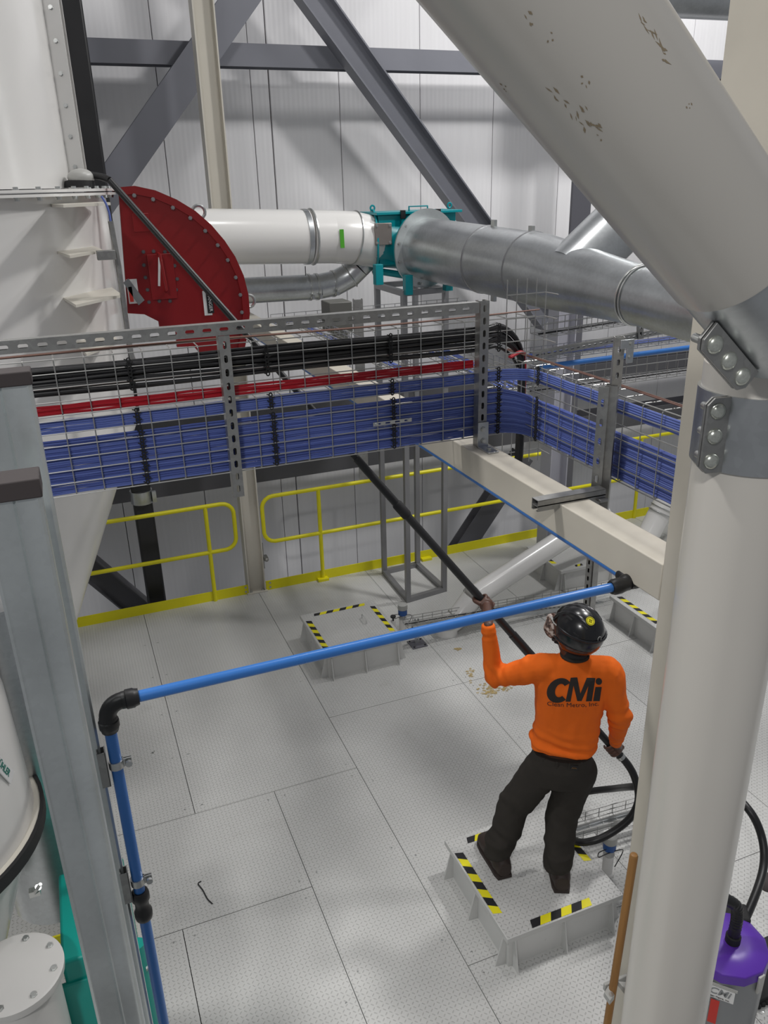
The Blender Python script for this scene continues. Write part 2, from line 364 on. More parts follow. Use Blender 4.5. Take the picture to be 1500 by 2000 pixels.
# cream column on the yellow-railed edge
t = thing('steel_column', 'tall cream steel column standing at the deck edge between the two yellow handrails', 'column', (1.52, 7.72, 0))
ibeam((1.52, 7.72, .012), (1.52, 7.72, 9.5), .15, .185, (1, 0, 0), .009, .012).build('column_shaft', 'cream', t, smooth=False)
bpl = MB().box((1.41, 7.63, 0), (1.63, 7.83, .012)).build('base_plate', 'cream', t, bev=.002)
for sx in (1.455, 1.585): MB().hexbolt((sx, 7.665, .012), Z, .014, .016).build('bolt', 'bolt', bpl)
c = MB().box((1.62, 7.62, .36), (1.66, 7.70, .40)).box((1.61, 7.66, .26), (1.625, 7.68, .55)); c.sphere((1.64, 7.61, .38), .022).build('junction_bracket', 'galvd', t)
# cream box column, near right
t = thing('box_column', 'cream square column standing directly behind the big white pipe at right', 'column', (1.64, 1.54, 0))
MB().box((1.53, 1.45, 0), (1.70, 1.683, 6.5)).build('column_shaft', 'dim_cream', t, bev=.004)
MB().box((1.50, 1.40, 0), (1.80, 1.70, .02)).build('base_plate', 'dim_cream', t)
# cream cross beam
t = thing('cross_beam', 'long cream beam running under the cable tray towards the near white pipe', 'steel beam', (1.59, 4.7, 2.82))
MB().box((1.53, 1.684, 2.83), (1.65, 7.62, 2.95)).build('beam_body', 'dim_cream', t, bev=.004)
MB().box((1.50, 7.60, 2.78), (1.68, 7.63, 3.0)).build('end_plate', 'dim_cream', t, smooth=False)
# ---------------------------------------------------------------- yellow toe boards and handrails
YR = 7.655
def railing(lab, x0, x1, posts, endx, side):
    t = thing('handrail', lab, 'handrail', (x0, YR, 0), 'yellow handrails along the deck edge')
    zt, zm, r, rr = 1.06, .555, .0215, .12
    xe = endx
    s = side
    pts = [(x1 if s < 0 else x0, YR, zt), (xe - s * rr, YR, zt)]
    pts += [tuple(V((xe - s * rr, YR, zt - rr)) + V((s * rr * math.sin(a), 0, rr * math.cos(a)))) for a in [math.radians(q) for q in (20, 40, 60, 80)]]
    pts += [(xe, YR, zt - rr - .05)]
    pts += [tuple(V((xe - s * rr, YR, zm + rr)) + V((s * rr * math.cos(a), 0, -rr * math.sin(a)))) for a in [math.radians(q) for q in (5, 25, 45, 65, 85)]]
    pts += [(x1 if s < 0 else x0, YR, zm)]
    MB().tube(pts, r, 12).build('rail_loop', 'yellow', t)
    for px in posts: MB().tube([(px, YR, .0), (px, YR, zt)], r, 12).build('post', 'yellow', t)
def XY(u, v): return onY(u, v, YR).x
railing('yellow tubular handrail with rounded end, left of the cream column', -2.4, 1.3, [XY(408, 1060), -.55], XY(457, 1010), 1)
railing('yellow tubular handrail with rounded end, right of the cream column and behind the tube stand', 1.7, 8.6, [XY(626, 1040), XY(866, 1000), XY(1089, 910), 6.4, 7.8], XY(514, 1020), -1)
tb = tag(MB().box((-2.6, 7.66, 0), (1.44, 7.672, .105)).build('toe_board', 'yellow', smooth=False), 'yellow kick plate at the deck edge left of the cream column', 'toe board', 'yellow toe boards')
for z in (.03, .08): MB().hexbolt((1.40, 7.66, z), -Y, .010, .006).build('bolt', 'bolt', tb)
tb = tag(MB().box((1.62, 7.66, 0), (8.8, 7.672, .105)).build('toe_board', 'yellow', smooth=False), 'yellow kick plate along the deck edge right of the cream column', 'toe board', 'yellow toe boards')
for z in (.03, .08): MB().hexbolt((1.665, 7.66, z), -Y, .010, .006).build('bolt', 'bolt', tb)
for px, py in ((326, 612), (830, 490)):
    q = onY(500 + px / 2.5, 880 + py / 2.5, 7.64); MB().box((q.x - .06, 7.60, 0), (q.x + .06, 7.66, .03)).build('stop_block', 'yellow', tb, bev=.002)
# ---------------------------------------------------------------- black riser pipe
t = thing('black_riser_duct', 'black vertical pipe in front of the wall, left, passing behind the cable tray', 'pipe', (.51, 8.0, -1))
a = onY(157, 0, 7.95); MB().bar((.505, 7.95, -1.2), (.505, 7.95, 9), .185, .14, (0, 1, 0)).build('riser_body', 'black', t, bev=.02)
q = onY(291, 972, 7.88); c = MB().lathe((.505, 7.95, q.z - .06), Z, [(.10, 0), (.11, 0), (.11, .13), (.10, .13)], 20); c.box((.60, 7.86, q.z - .05), (.64, 7.9, q.z + .06)); c.build('clamp', 'galv', t)
# ---------------------------------------------------------------- hatches
def hatch(lab, x0, x1, y0, y1, h, tapes, handle=None, gus=3):
    t = thing('floor_hatch', lab, 'hatch', ((x0 + x1) / 2, (y0 + y1) / 2, 0), 'white floor hatches with hazard tape')
    MB().box((x0, y0, h - .035), (x1, y1, h)).build('lid', 'floor', t, bev=.003)
    k = .03
    MB().box((x0 + k, y0 + k, 0), (x1 - k, y1 - k, h - .036)).build('curb', 'hatch', t)
    def gusset(p, n):
        p, n = V(p), V(n); s = n.cross(Z) * .004
        c = MB().prism([p + s, p + s + n * .065, p + s + n * .06 + Z * .01, p + s + n * .018 + Z * (h - .05), p + s + Z * (h - .04)], s * -2); c.build('gusset', 'hatch', t, smooth=False)
    for i in range(gus):
        f = .08 + .84 * i / (gus - 1)
        gusset((x0 + (x1 - x0) * f, y0 + k, 0), (0, -1, 0)); gusset((x0 + k, y0 + (y1 - y0) * f, 0), (-1, 0, 0)); gusset((x1 - k, y0 + (y1 - y0) * f, 0), (1, 0, 0))
    for (a, b, w) in tapes:
        a, b = V((*a, h + .0006)), V((*b, h + .0006)); d = (b - a).normalized(); s = Z.cross(d); L = (b - a).length; n = max(3, round(L / .062)); st = L / n
        c = MB(); sk = w * .62
        for i in range(n):
            u0, u1 = i * st, (i + 1) * st
            def cl(v): return min(L, max(0, v))
            q = [a + d * cl(u0 - sk / 2) - s * w / 2, a + d * cl(u1 - sk / 2) - s * w / 2, a + d * cl(u1 + sk / 2) + s * w / 2, a + d * cl(u0 + sk / 2) + s * w / 2]
            c.add(q + [p + Z * .0008 for p in q], [(0, 3, 2, 1), (4, 5, 6, 7), (0, 1, 5, 4), (1, 2, 6, 5), (2, 3, 7, 6), (3, 0, 4, 7)], i % 2)
        c.build('hazard_tape', ['tapek', 'tapey'], t, smooth=False)
    if handle:
        x, y = handle; MB().tube([(x, y + .06, h), (x, y + .06, h + .035), (x, y + .045, h + .05), (x, y - .045, h + .05), (x, y - .06, h + .035), (x, y - .06, h)], .006, 8).build('handle', 'hatch', t)
    return t
H1 = .25
h1 = [(x0, y0) for x0, y0 in ((1.69, 5.78),)]
q1 = [onZ(*p, H1) for p in ((609, 1197), (711, 1177), (731, 1182), (775, 1230), (594, 1215), (632, 1260))]
hatch('raised white floor hatch with a folded-up handle, between tube stand and blue pipe', 1.68, 2.42, 5.77, 6.55, H1,
      [((q1[0].x, 6.50), (q1[1].x, 6.50), .045), ((2.37, 6.44), (2.37, 5.92), .045), ((1.725, 6.42), (1.725, 5.86), .05)], (2.2, 6.2))
hatch('raised white floor hatch under the boots of the worker', 1.70, 2.45, 2.70, 3.47, H1,
      [((1.82, 3.41), (2.12, 3.41), .045), ((1.735, 3.35), (1.735, 2.86), .05), ((1.86, 2.735), (2.26, 2.735), .05), ((2.41, 3.22), (2.41, 2.98), .045)])
hatch('raised white floor hatch farthest back, half hidden under the cream beam by the white chute', 4.42, 5.12, 6.32, 7.0, H1, [((4.46, 6.9), (4.46, 6.5), .05), ((4.62, 6.37), (4.72, 6.37), .04)])
hatch('raised white floor hatch cut off by the box column at right behind the helmet', 4.55, 5.3, 4.95, 5.68, H1, [((4.62, 5.63), (4.62, 5.05), .05)])
# ================================================================== MAIN CABLE TRAY (an L of upright wire mesh)
YT, ZB, ZM, ZT = 2.965, 2.985, 3.275, 3.475
XL, XCn, YE = -.75, 1.79, 1.55
def mesh_face(mb, a, b, zs, step, r=.0024, hook=None):
    a, b = V(a), V(b); L = (b - a).length; d = (b - a) / L
    for z in zs: mb.tube([a + Z * z, b + Z * z], r, 5)
    n = int(L / step)
    for i in range(n + 1):
        p = a + d * (i * step + .03)
        pts = [p + Z * zs[0], p + Z * zs[-1]]
        if hook: pts = [p + Z * zs[0] + hook * .10, p + Z * zs[0] + hook * .008, p + Z * (zs[0] + .008)] + [p + Z * (zs[-1] - .008), p + Z * zs[-1] + hook * .008, p + Z * zs[-1] + hook * .10]
        mb.tube(pts, r, 5)
def lev(z0, z1, n): return [z0 + (z1 - z0) * i / n for i in range(n + 1)]
t = thing('cable_tray', 'lower wire mesh cable tray carrying the thick blue bundle, turning a corner at right', 'cable tray', (1.6, YT, ZB))
m = MB(); mesh_face(m, (XL, YT, 0), (XCn, YT, 0), lev(ZB, ZM - .012, 6), .098, hook=Y)
m.tube([(XL, YT + .1, ZB), (XCn, YT + .1, ZB)], .0024, 5); m.tube([(XL, YT + .1, ZM - .012), (XCn, YT + .1, ZM - .012)], .0024, 5)
o = m.build('mesh_run', 'wire', t); o['kind'] = 'stuff'
m = MB(); mesh_face(m, (XCn, YT, 0), (XCn, YE, 0), lev(ZB, ZM + .02, 6), .098, hook=X)
for z in (ZB, ZM + .02): m.tube([(XCn + .1, YT, z), (XCn + .1, YE, z)], .0024, 5)
o = m.build('mesh_run', 'wire', t); o['kind'] = 'stuff'
t2 = thing('cable_tray', 'upper wire mesh cable tray carrying the black and red cables above the blue bundle', 'cable tray', (1.6, YT, ZM))
m = MB(); mesh_face(m, (XL, YT + .004, 0), (XCn + .07, YT + .004, 0), lev(ZM + .004, ZT, 4), .098, hook=Y)
m.tube([(XL, YT + .104, ZT), (XCn, YT + .104, ZT)], .0024, 5)
o = m.build('mesh_run', 'wire', t2); o['kind'] = 'stuff'
tv = thing('cable_tray', 'upright wire mesh riser at the corner where the black cables turn down', 'cable tray', (1.95, 3.15, 2.75))
m = MB()
for i in range(5): m.tube([(1.86 + .05 * i, 3.20, 2.74), (1.86 + .05 * i, 3.20, 3.60)], .0024, 5)
for i in range(8): m.tube([(1.86, 3.20, 2.80 + .105 * i), (2.06, 3.20, 2.80 + .105 * i), (2.06, 3.10, 2.80 + .105 * i)], .0026, 5)
o = m.build('mesh_run', 'wire', tv); o['kind'] = 'stuff'
# ground wires
for k in range(2):
    a = MB().tube(smoothpath([(XL, YT + .02 + .012 * k, ZT + .012), (.3, YT + .03, ZT + .016 + .003 * k), (1.2, YT + .02 + .012 * k, ZT + .012), (1.9, YT + .03, ZT + .02)], 4), .0032, 6)
    tag(a.build('ground_wire', 'copper'), 'thin brown bonding wire lying along the top edge of the upper tray', 'wire', 'bonding wires of the cable trays')
    a = MB().tube(smoothpath([(XCn + .05 + .014 * k, YT + .2, ZM + .03), (XCn + .05 + .012 * k, 2.4, ZM + .035), (XCn + .045 + .014 * k, YE, ZM + .03)], 4), .0032, 6)
    tag(a.build('ground_wire', 'copper'), 'thin brown bonding wire along the top of the tray section nearest the box column', 'wire', 'bonding wires of the right-hand tray')
# cables
R_ = random.Random(3)
def cable(z, y, r, mat, name, lab, grp, turn=True, zt=None, wob=.0014, n=6):
    ph = R_.uniform(0, 6.28); zt = z if zt is None else zt
    def w(s): return wob * math.sin(s * 7 + ph) + wob * .6 * math.sin(s * 17 + 2 * ph)
    pts = [V((XL + (1.58 - XL) * i / 22, y + w(i) * .4, z + w(i * .35))) for i in range(23)]
    if turn:
        off = y - YT
        c = V((XCn - .13, YT - .13, 0)); pts = [p for p in pts if p.x < XCn - .14]
        for q in (70, 45, 20): pts.append(V((c.x + (.13 + off) * math.cos(math.radians(q)), c.y + (.13 + off) * math.sin(math.radians(q)), z + (zt - z) * (90 - q) / 90)))
        for i in range(12):
            yy = YT - .15 - (YT - .15 - YE) * i / 11; pts.append(V((XCn + off + w(i) * .4, yy, zt + w(i * .5) * .8)))
    return tag(MB().tube(pts, r, n).build(name, mat), lab, 'cable', grp)
for i in range(25):
    z = ZB + .006 + i * .0079
    if i > 22: z += .006
    cable(z, YT + .012 + R_.uniform(0, .005), .0041, 'bluecable' if R_.random() < .7 else 'bluecable2', 'data_cable', 'thin blue data cable in the thick lower bundle of the mesh tray', 'blue cables in the lower bundle', zt=ZB + .006 + i * .0066, wob=.0009)
for i in range(22):
    z = ZB + .01 + i * .0089
    cable(z, YT + .021, .0046, 'bluecable2', 'data_cable', 'thin blue data cable in the thick lower bundle of the mesh tray', 'blue cables in the lower bundle', zt=ZB + .01 + i * .0074, wob=.0015)
for i in range(6):
    z = ZM - .058 + i * .0085
    cable(z, YT + .012, .0042, 'bluecable', 'data_cable', 'thin blue data cable in the narrow upper bundle just under the red cables', 'blue cables in the upper bundle', zt=ZM - .045 + i * .0085)
for i in range(4):
    cable(ZM - .055 + i * .011, YT + .02, .005, 'bluecable2', 'data_cable', 'thin blue data cable in the narrow upper bundle just under the red cables', 'blue cables in the upper bundle', zt=ZM - .043 + i * .011)
for i in range(4):
    z = ZM + .010 + i * .0085
    c = cable(z, YT + .014 + .004 * (i % 2), .0054, 'redcable', 'red_cable', 'red cable running between the black and the blue bundles', 'red cables in the mesh tray', turn=False)
def blackc(z, y, r, k):
    pts = [V((XL + (1.62 - XL) * i / 14, y + .002 * math.sin(i * 1.7 + k), z + .0035 * math.sin(i * .9 + k))) for i in range(15)]
    pts += arc((1.68, y + .03, z - .19), X, Z, .19 + .006 * (k % 4), 78, 4, 6)
    pts = [p + V((0, .06 * max(0, (p.x - 1.6)) / .3, 0)) for p in pts]
    e = pts[-1]; pts += [V((e.x + .004, e.y, 2.95)), V((e.x, e.y, 2.74))]
    tag(MB().tube(pts, r, 8).build('power_cable', 'blackcable'), 'thick black power cable in the upper tray bending down at the corner', 'cable', 'black power cables')
kk = 0
for z, y, r in ((3.443, .028, .007), (3.411, .046, .008), (3.393, .03, .0075), (3.368, .034, .008), (3.385, .014, .006), (3.435, .016, .0085), (3.418, .018, .008), (3.428, .034, .008), (3.402, .016, .0075), (3.408, .034, .0075), (3.376, .016, .0095), (3.358, .016, .0065), (3.350, .03, .006)):
    blackc(z, YT + y, r, kk); kk += 1
for k in range(2):
    tag(MB().tube(smoothpath([(1.78, YT + .05 + k * .012, 3.30), (1.86, YT + .08 + k * .012, 3.31), (1.885, YT + .1 + k * .012, 3.24), (1.885, YT + .1 + k * .012, 2.9), (1.88, YT + .1 + k * .012, 2.74)], 5), .006, 8).build('red_cable', 'redcable'), 'red cable dropping down the riser at the tray corner', 'cable', 'red cables at the riser')
# cable lacing
def lacing(p, z0, z1, nrm, lab):
    c = MB(); z = z0; p = V(p); s = Z.cross(nrm).normalized(); i = 0
    while z < z1:
        cen = p + nrm * .004 + Z * (z + .006)
        c.tube([cen + s * .006 * math.cos(a) + Z * .0075 * math.sin(a) for a in [k * math.pi / 4 for k in range(8)]], .0028, 5, closed=True)
        sg = 1 if i % 2 else -1; c.tube([cen + s * sg * .004, cen + s * sg * .015 + Z * .004], .0024, 4); z += .0125; i += 1
    return tag(c.build('cable_lacing', 'matt'), lab, 'cable tie')
for u, v, w in ((287, 930, 'leftmost, above the black pipe clamp'), (536, 850, 'second from the left'), (768, 800, 'just left of the beam post'), (973, 770, 'nearest the corner')):
    p = onY(u, v, YT + .005)
    lacing((p.x, YT + .004, 0), ZB + .002, ZB + .205, -Y, 'black cable lacing around the lower blue bundle, ' + w)
    lacing((p.x - .004, YT + .004, 0), ZM - .062, ZM - .006, -Y, 'black cable lacing around the narrow upper blue bundle, ' + w)
    lacing((p.x - .008, YT + .001, 0), ZT - .13, ZT - .02, -Y, 'black cable lacing around the black cables, ' + w)
lacing((XCn - .001, 2.80, 0), ZB + .002, ZB + .18, -X, 'black cable lacing on the tray section behind the corner, round the lower bundle')
lacing((XCn - .001, 2.80, 0), ZM - .05, ZM + .02, -X, 'black cable lacing on the tray section behind the corner, round the upper bundle')
# ---------------------------------------------------------------- slotted strut frame holding the tray
def strut(mb, a, b, face, w=.041, dep_=.041, pitch=.05, sl=.028, sw=.013, slotted=True, t=.0025):   # channel: slotted web on `face` side, flanges behind
    a, b, face = V(a), V(b), V(face).normalized(); d = (b - a).normalized(); s = d.cross(face).normalized()
    if slotted: mb.slotted(a, b, s, face, w, pitch, sl, sw, t)
    else: mb.bar(a, b, w, t, face)
    for q in (-1, 1):
        mb.obb((a + b) / 2 + s * q * (w / 2 - t / 2) - face * dep_ / 2, (b - a) / 2, s * t / 2, face * dep_ / 2)
        mb.obb((a + b) / 2 + s * q * (w / 2 - .006) - face * (dep_ - t / 2), (b - a) / 2, s * .005, face * t / 2)
t = thing('strut_gantry', 'slotted metal frame in front of the cable tray, one upright bolted to the cream beam', 'strut frame', (1.6, 2.93, 2.95))
m = MB(); strut(m, (-.6, 2.925, 3.535), (1.575, 2.925, 3.535), (0, -1, 0), w=.043, pitch=.0605, sl=.032, sw=.014); m.build('top_rail', 'galvd', t, smooth=False)
m = MB(); strut(m, (1.600, 2.925, 2.95), (1.600, 2.925, 3.56), (0, -1, 0)); m.build('upright', 'galvd', t, smooth=False)
m = MB(); strut(m, (.545, 2.925, 2.895), (.545, 2.925, 3.512), (0, -1, 0)); m.build('upright', 'galvd', t, smooth=False)
m = MB().box((1.575, 2.913, 2.95), (1.625, 2.92, 3.06)); m.box((1.575, 2.82, 2.950), (1.625, 2.92, 2.957)); fbk = m.build('foot_bracket', 'galv', t, bev=.001)
for z in (2.98, 3.03): MB().hexbolt((1.60, 2.912, z), -Y, .010, .008).build('bolt', 'bolt', fbk)
MB().hexbolt((1.60, 2.86, 2.957), Z, .010, .008).build('bolt', 'bolt', fbk)
p = onY(800, 812, YT - .005); p = onY(767, 819, YT - .01)
m = MB(); m.slotted((p.x - .085, YT - .008, p.z - .012), (p.x + .085, YT - .008, p.z - .012), Z, Y, .016, .042, .022, .007, .002)
for q in (-.07, .07): m.hexbolt((p.x + q, YT - .009, p.z - .012), -Y, .006, .006)
tag(m.build('splice_bar', 'galv'), 'small slotted splice bar bolted across the mesh left of the beam post', 'bracket')
# right support: upright strut with arm on the beam, slotted extension above
t = thing('tray_support', 'heavy strut upright holding the tray at right, its arm lying over the cream beam', 'strut support', (1.75, 2.25, 2.8))
m = MB(); strut(m, (1.745, 2.27, 2.80), (1.745, 2.27, 3.335), (-1, -1, 0), w=.044, dep_=.04, pitch=.06, slotted=False); m.slotted((1.716, 2.272, 2.80), (1.716, 2.272, 3.335), (1, -1, 0), (-1, -1, 0), .036, .07, .028, .013, .002); m.build('upright', 'galvd', t, smooth=False)
m = MB(); strut(m, (1.44, 2.24, 2.975), (1.72, 2.24, 2.975), (0, 0, 1), w=.04, slotted=False, dep_=.04); m.box((1.44, 2.22, 2.952), (1.72, 2.26, 2.956)); m.build('arm', 'galvd', t, smooth=False)
m = MB(); strut(m, (1.765, 2.27, 3.33), (1.765, 2.27, 3.50), (-1, -2, 0), w=.034, dep_=.03, pitch=.045, sl=.022, sw=.011); m.build('extension', 'galvd', t, smooth=False)
m = MB().box((1.735, 2.225, 3.47), (1.79, 2.23, 3.50)).box((1.762, 2.225, 3.42), (1.79, 2.23, 3.47)); cpl = m.build('corner_plate', 'galv', t, bev=.001)
MB().box((1.685, 2.25, 2.82), (1.72, 2.262, 2.94)).box((1.685, 2.20, 2.935), (1.72, 2.262, 2.945)).build('gusset_bracket', 'galvd', t, bev=.001)
for z in (3.44, 3.485): MB().hexbolt((1.776, 2.225, z), -Y, .006, .005).build('bolt', 'bolt', cpl)
# lower strut post rising from the deck behind the worker
bp = onZ(1128, 1480, 0)
t = thing('strut_post', 'slotted double strut post standing on the deck behind the helmet of the worker', 'strut post', (bp.x, bp.y, 0))
ct = onY(1160, 1085, bp.y)
m = MB(); strut(m, (bp.x - .035, bp.y, .01), (bp.x - .035, bp.y, ct.z + .25), (-.9, -.45, 0), w=.04, dep_=.05, pitch=.06, sl=.032); m.build('strut', 'galvd', t, smooth=False)
m = MB(); strut(m, (bp.x + .015, bp.y - .01, .01), (bp.x + .015, bp.y - .01, ct.z + .25), (.25, -.95, 0), w=.055, slotted=False); m.build('strut', 'galvd', t, smooth=False)
MB().box((bp.x - .08, bp.y - .08, 0), (bp.x + .08, bp.y + .08, .01)).build('base_plate', 'galvd', t)
# ================================================================== BLUE AIR PIPE
YP = 1.82
pr = onY(1217, 1137, YP); pl = onY(247, 1372, YP); zx = (pr.z + pl.z) / 2
XV = onY(268, 1715, YP).x
t = thing('air_pipe', 'bright blue air pipe with black fittings crossing before the worker and dropping at left', 'pipe', (0, YP, zx))
R0 = .0150
MB().tube([(.035, YP, zx), (1.47, YP, zx)], R0, 16).build('pipe_run', 'blue', t)
MB().tube([(XV, YP, zx - .04), (XV, YP, .6)], R0, 16).build('pipe_run', 'blue', t, )
MB().tube([(1.545, 1.86, zx), (1.545, 7.5, zx + .0)], R0, 12).build('pipe_run', 'blue', t)
c = MB().tube(arc((XV + .04, YP, zx - .04), Z, -X, .04, 0, 90, 8), .0215, 16)
c.lathe((XV + .035, YP, zx), X, [(.020, 0), (.0225, .004), (.0225, .012), (.0255, .014), (.0255, .032), (.023, .036), (.021, .045)], 14)
c.lathe((XV, YP, zx - .035), -Z, [(.020, 0), (.0225, .004), (.0225, .012), (.0255, .014), (.0255, .032), (.023, .036), (.021, .045)], 14)
c.build('elbow_fitting', 'rubber', t)
c = MB().lathe((1.50, YP, zx), -X, [(.020, -.02), (.024, 0), (.026, .01), (.026, .028), (.021, .04)], 14); c.sphere((1.525, 1.83, zx), .027, 14, 9)
c.lathe((1.545, 1.84, zx), Y, [(.020, -.01), (.025, .01), (.025, .035), (.021, .045)], 14); c.lathe((1.53, YP, zx), X, [(.02, 0), (.022, .03), (.01, .035), (.01, .05)], 10)
c.build('corner_fitting', 'rubber', t)
zc = onY(272, 1768, YP).z
c = MB().lathe((XV, YP, zc), Z, [(.019, -.052), (.0225, -.048), (.0245, -.038), (.0245, -.022), (.019, -.012), (.019, .012), (.0245, .022), (.0245, .038), (.0225, .048), (.019, .052)], 18)
c.build('coupling', 'rubber', t)
for vv, uu in ((1492, 222), (1722, 262)):
    z = onY(uu, vv, YP).z
    c = MB().lathe((XV, YP, z), Z, [(R0, -.011), (R0 + .004, -.011), (R0 + .004, .011), (R0, .011)], 16)
    c.box((XV + R0, YP - .006, z - .011), (XV + .038, YP - .002, z + .011)).box((XV + R0, YP + .002, z - .011), (XV + .038, YP + .006, z + .011))
    c.lathe((XV + .03, YP - .018, z), Y, [(.009, 0), (.009, .008), (.005, .008), (.005, .03)], 8); c.build('clamp', 'bolt', t)
    m = MB(); strut(m, (XV - .022, YP, z - .055), (XV - .022, YP, z + .05), (1, 0, 0), w=.03, dep_=.02, slotted=False); m.build('clamp_rail', 'galvd', t, smooth=False)
# ================================================================== NEAR LEFT: galvanised casing columns
def casing(lab, x0, x1, y, zt, capz, dp):
    t = thing('galvanised_post', lab, 'post', ((x0 + x1) / 2, y, 0))
    w = x1 - x0; xm = x0 + w * .56
    pf = [(0, 0), (.006, -.004), (.012, 0), (xm - x0 - .006, 0), (xm - x0 - .002, .004), (xm - x0 + .002, -.003), (xm - x0 + .006, 0), (w - .012, 0), (w - .006, -.004), (w, 0),
          (w, dp * .45), (w - .004, dp * .5), (w, dp * .55), (w, dp), (0, dp)]
    MB().extr(pf, (x0, y, 0), (x0, y, zt), X, Y).build('casing', 'galvl', t, ang=50)
    c = MB().box((x0 - .004, y - .008, zt - capz), (x1 + .004, y + dp + .004, zt + .004)); c.build('edge_cap', 'cap', t, bev=.003)
casing('near galvanised sheet-metal post with a dark cap, foremost at the left edge', -.190, -.083, 1.60, onY(82, 935, 1.60).z, .035, .07)
casing('taller galvanised sheet-metal post with a dark cap, behind the foremost one at the left edge', -.205, -.072, 1.83, onY(56, 727, 1.83).z, .026, .05)
# ================================================================== BIG WHITE PIPE at right
PX, PY, PR = 1.2926, 1.2107, .1103
t = thing('support_pipe', 'very large white pipe at right with a sloping upper length and bolted galvanised couplings', 'pipe', (PX, PY, 0))
E1 = V((1.50, 1.395, 3.68)); DA = dep(1452, 520, 1.37); DB = dep(1062, 0, 1.05); dd = (DA - DB).normalized()
E1 = DA - dd * 0.0; 
zz = 3.655
MB().lathe((PX, PY, 0), Z, [(PR, 0), (PR, zz)], 72).build('upright_pipe', 'ivory', t, ang=60)
ctr = DA - dd * .035
MB().lathe(ctr, -dd, [(PR + .004, 0), (PR + .005, .004), (PR + .005, 2.2)], 72).build('sloping_pipe', 'ivory', t, ang=60)
# mitre elbow: galvanised segment between the two pipes
u0 = dd; pts = [ctr - dd * .02, ctr + dd * .13, V((PX, PY, zz - .02))]
MB().lathe(ctr - dd * .01, dd, [(PR, 0), (PR, .225)], 72).build('coupling_band', 'galv', t, ang=60)
c = MB().sphere((PX, PY, 3.63), PR * .995, 36, 20); c.build('elbow', 'ivory', t, ang=80)
def ear(c0, ax, out, nrm, n=3, h=.16, w=.062, th=.006):
    ax, out, nrm = V(ax).normalized(), V(out).normalized(), V(nrm).normalized()
    a = V(c0); k = .014
    pl = [a + ax * (h / 2), a + ax * (h / 2) + out * (w - k), a + ax * (h / 2 - k) + out * w, a - ax * (h / 2 - k) + out * w, a - ax * (h / 2) + out * (w - k), a - ax * (h / 2)]
    e_ = MB().prism([p - nrm * th / 2 for p in pl], nrm * th).build('clamp_ear', 'galvd', t, bev=.0015)
    MB().prism([p - nrm * (th / 2 + .009) for p in pl], nrm * th).build('clamp_ear', 'galvd', t, bev=.0015)
    for i in range(n):
        p = a + ax * h * (-.33 + .33 * 2 * i / (n - 1) if n > 1 else 0) + out * w * .55
        MB().lathe(p + nrm * th / 2, nrm, [(.0165, 0), (.0165, .002), (.0145, .0055), (.009, .009), (.003, .0102)], 18).build('carriage_bolt', 'brass', e_)
        MB().lathe(p - nrm * (th + .006), -nrm, [(.0125, 0), (.0125, .010), (.008, .010), (.008, .034), (.007, .036)], 10).build('bolt_nut', 'bolt', e_)
view = (V((PX, PY, 0)) - V((0, 0, 0))).normalized(); rt = view.cross(Z)     # to the viewer's right
def zat(v, y=PY): return onY(1385, v, y).z
zt_, zb_ = onY(1500, 768, PY).z, onY(1500, 925, PY).z
zt_ = zat(770, 1.10) - .035; zb_ = zat(925, 1.10) - .035
MB().lathe((PX, PY, zb_), Z, [(PR, 0), (PR + .006, 0), (PR + .006, zt_ - zb_), (PR, zt_ - zb_)], 72, caps=False).build('coupling_band', 'galv', t, ang=60)
o0 = (-rt * .40 - view * .917); o1 = (-rt * .80 - view * .60)
ear(V((PX, PY, (zt_ + zb_) / 2)) + o0 * PR * 1.03, Z, o1, (-view * .80 + rt * .60), h=zt_ - zb_, w=.05)
vd = (CAM - ctr).normalized(); sd = dd.cross(vd).normalized()
if sd.x > 0: sd = -sd
o2 = (sd * .62 + (vd - dd * vd.dot(dd)).normalized() * .78)
vn = (vd - dd * vd.dot(dd)).normalized(); o3 = sd * .72 + vn * .69; o2 = (sd * .90 + vn * .436).normalized()
n2 = vn * .90 - sd * .436
ear(ctr + dd * .110 + o3 * PR * 1.02, dd, o2, n2, h=.155, w=.05)
# scrapes on the sloping pipe : thin worn flecks
c = MB()
for (u, v, L_) in ((1040, 46, .012), (1090, 196, .02), (1105, 205, .03), (1135, 232, .022), (1150, 222, .02), (1158, 238, .02), (1172, 262, .014), (1256, 40, .02), (1268, 60, .03), (1290, 98, .03), (1140, 160, .008), (1300, 110, .012), (1075, 72, .006), (1345, 205, .006), (985, 170, .008)):
    d = ray(u, v); # hit on cylinder about the sloping axis
    oc = CAM - ctr; a_ = d - dd * d.dot(dd); b_ = oc - dd * oc.dot(dd); A = a_.dot(a_); B = 2 * a_.dot(b_); C_ = b_.dot(b_) - (PR + .0052) ** 2
    D_ = B * B - 4 * A * C_
    if D_ < 0: continue
    tt = (-B - math.sqrt(D_)) / (2 * A); P = CAM + d * tt; nn = (P - ctr); nn = (nn - dd * nn.dot(dd)).normalized(); s = dd.cross(nn)
    for k in range(4):
        q = P + dd * R_.uniform(-L_, L_) + s * R_.uniform(-.006, .006); l = L_ * R_.uniform(.15, .4); w_ = R_.uniform(.0006, .0018); ddx = (dd + s * R_.uniform(-.5, .5)).normalized(); sx = nn.cross(ddx)
        c.add([q + ddx * l, q + sx * w_, q - ddx * l, q - sx * w_], [(0, 1, 2, 3)])
c.build('scrape_mark', paint('scuff', (.30, .24, .16), .7), t, smooth=False)['kind'] = 'stuff'
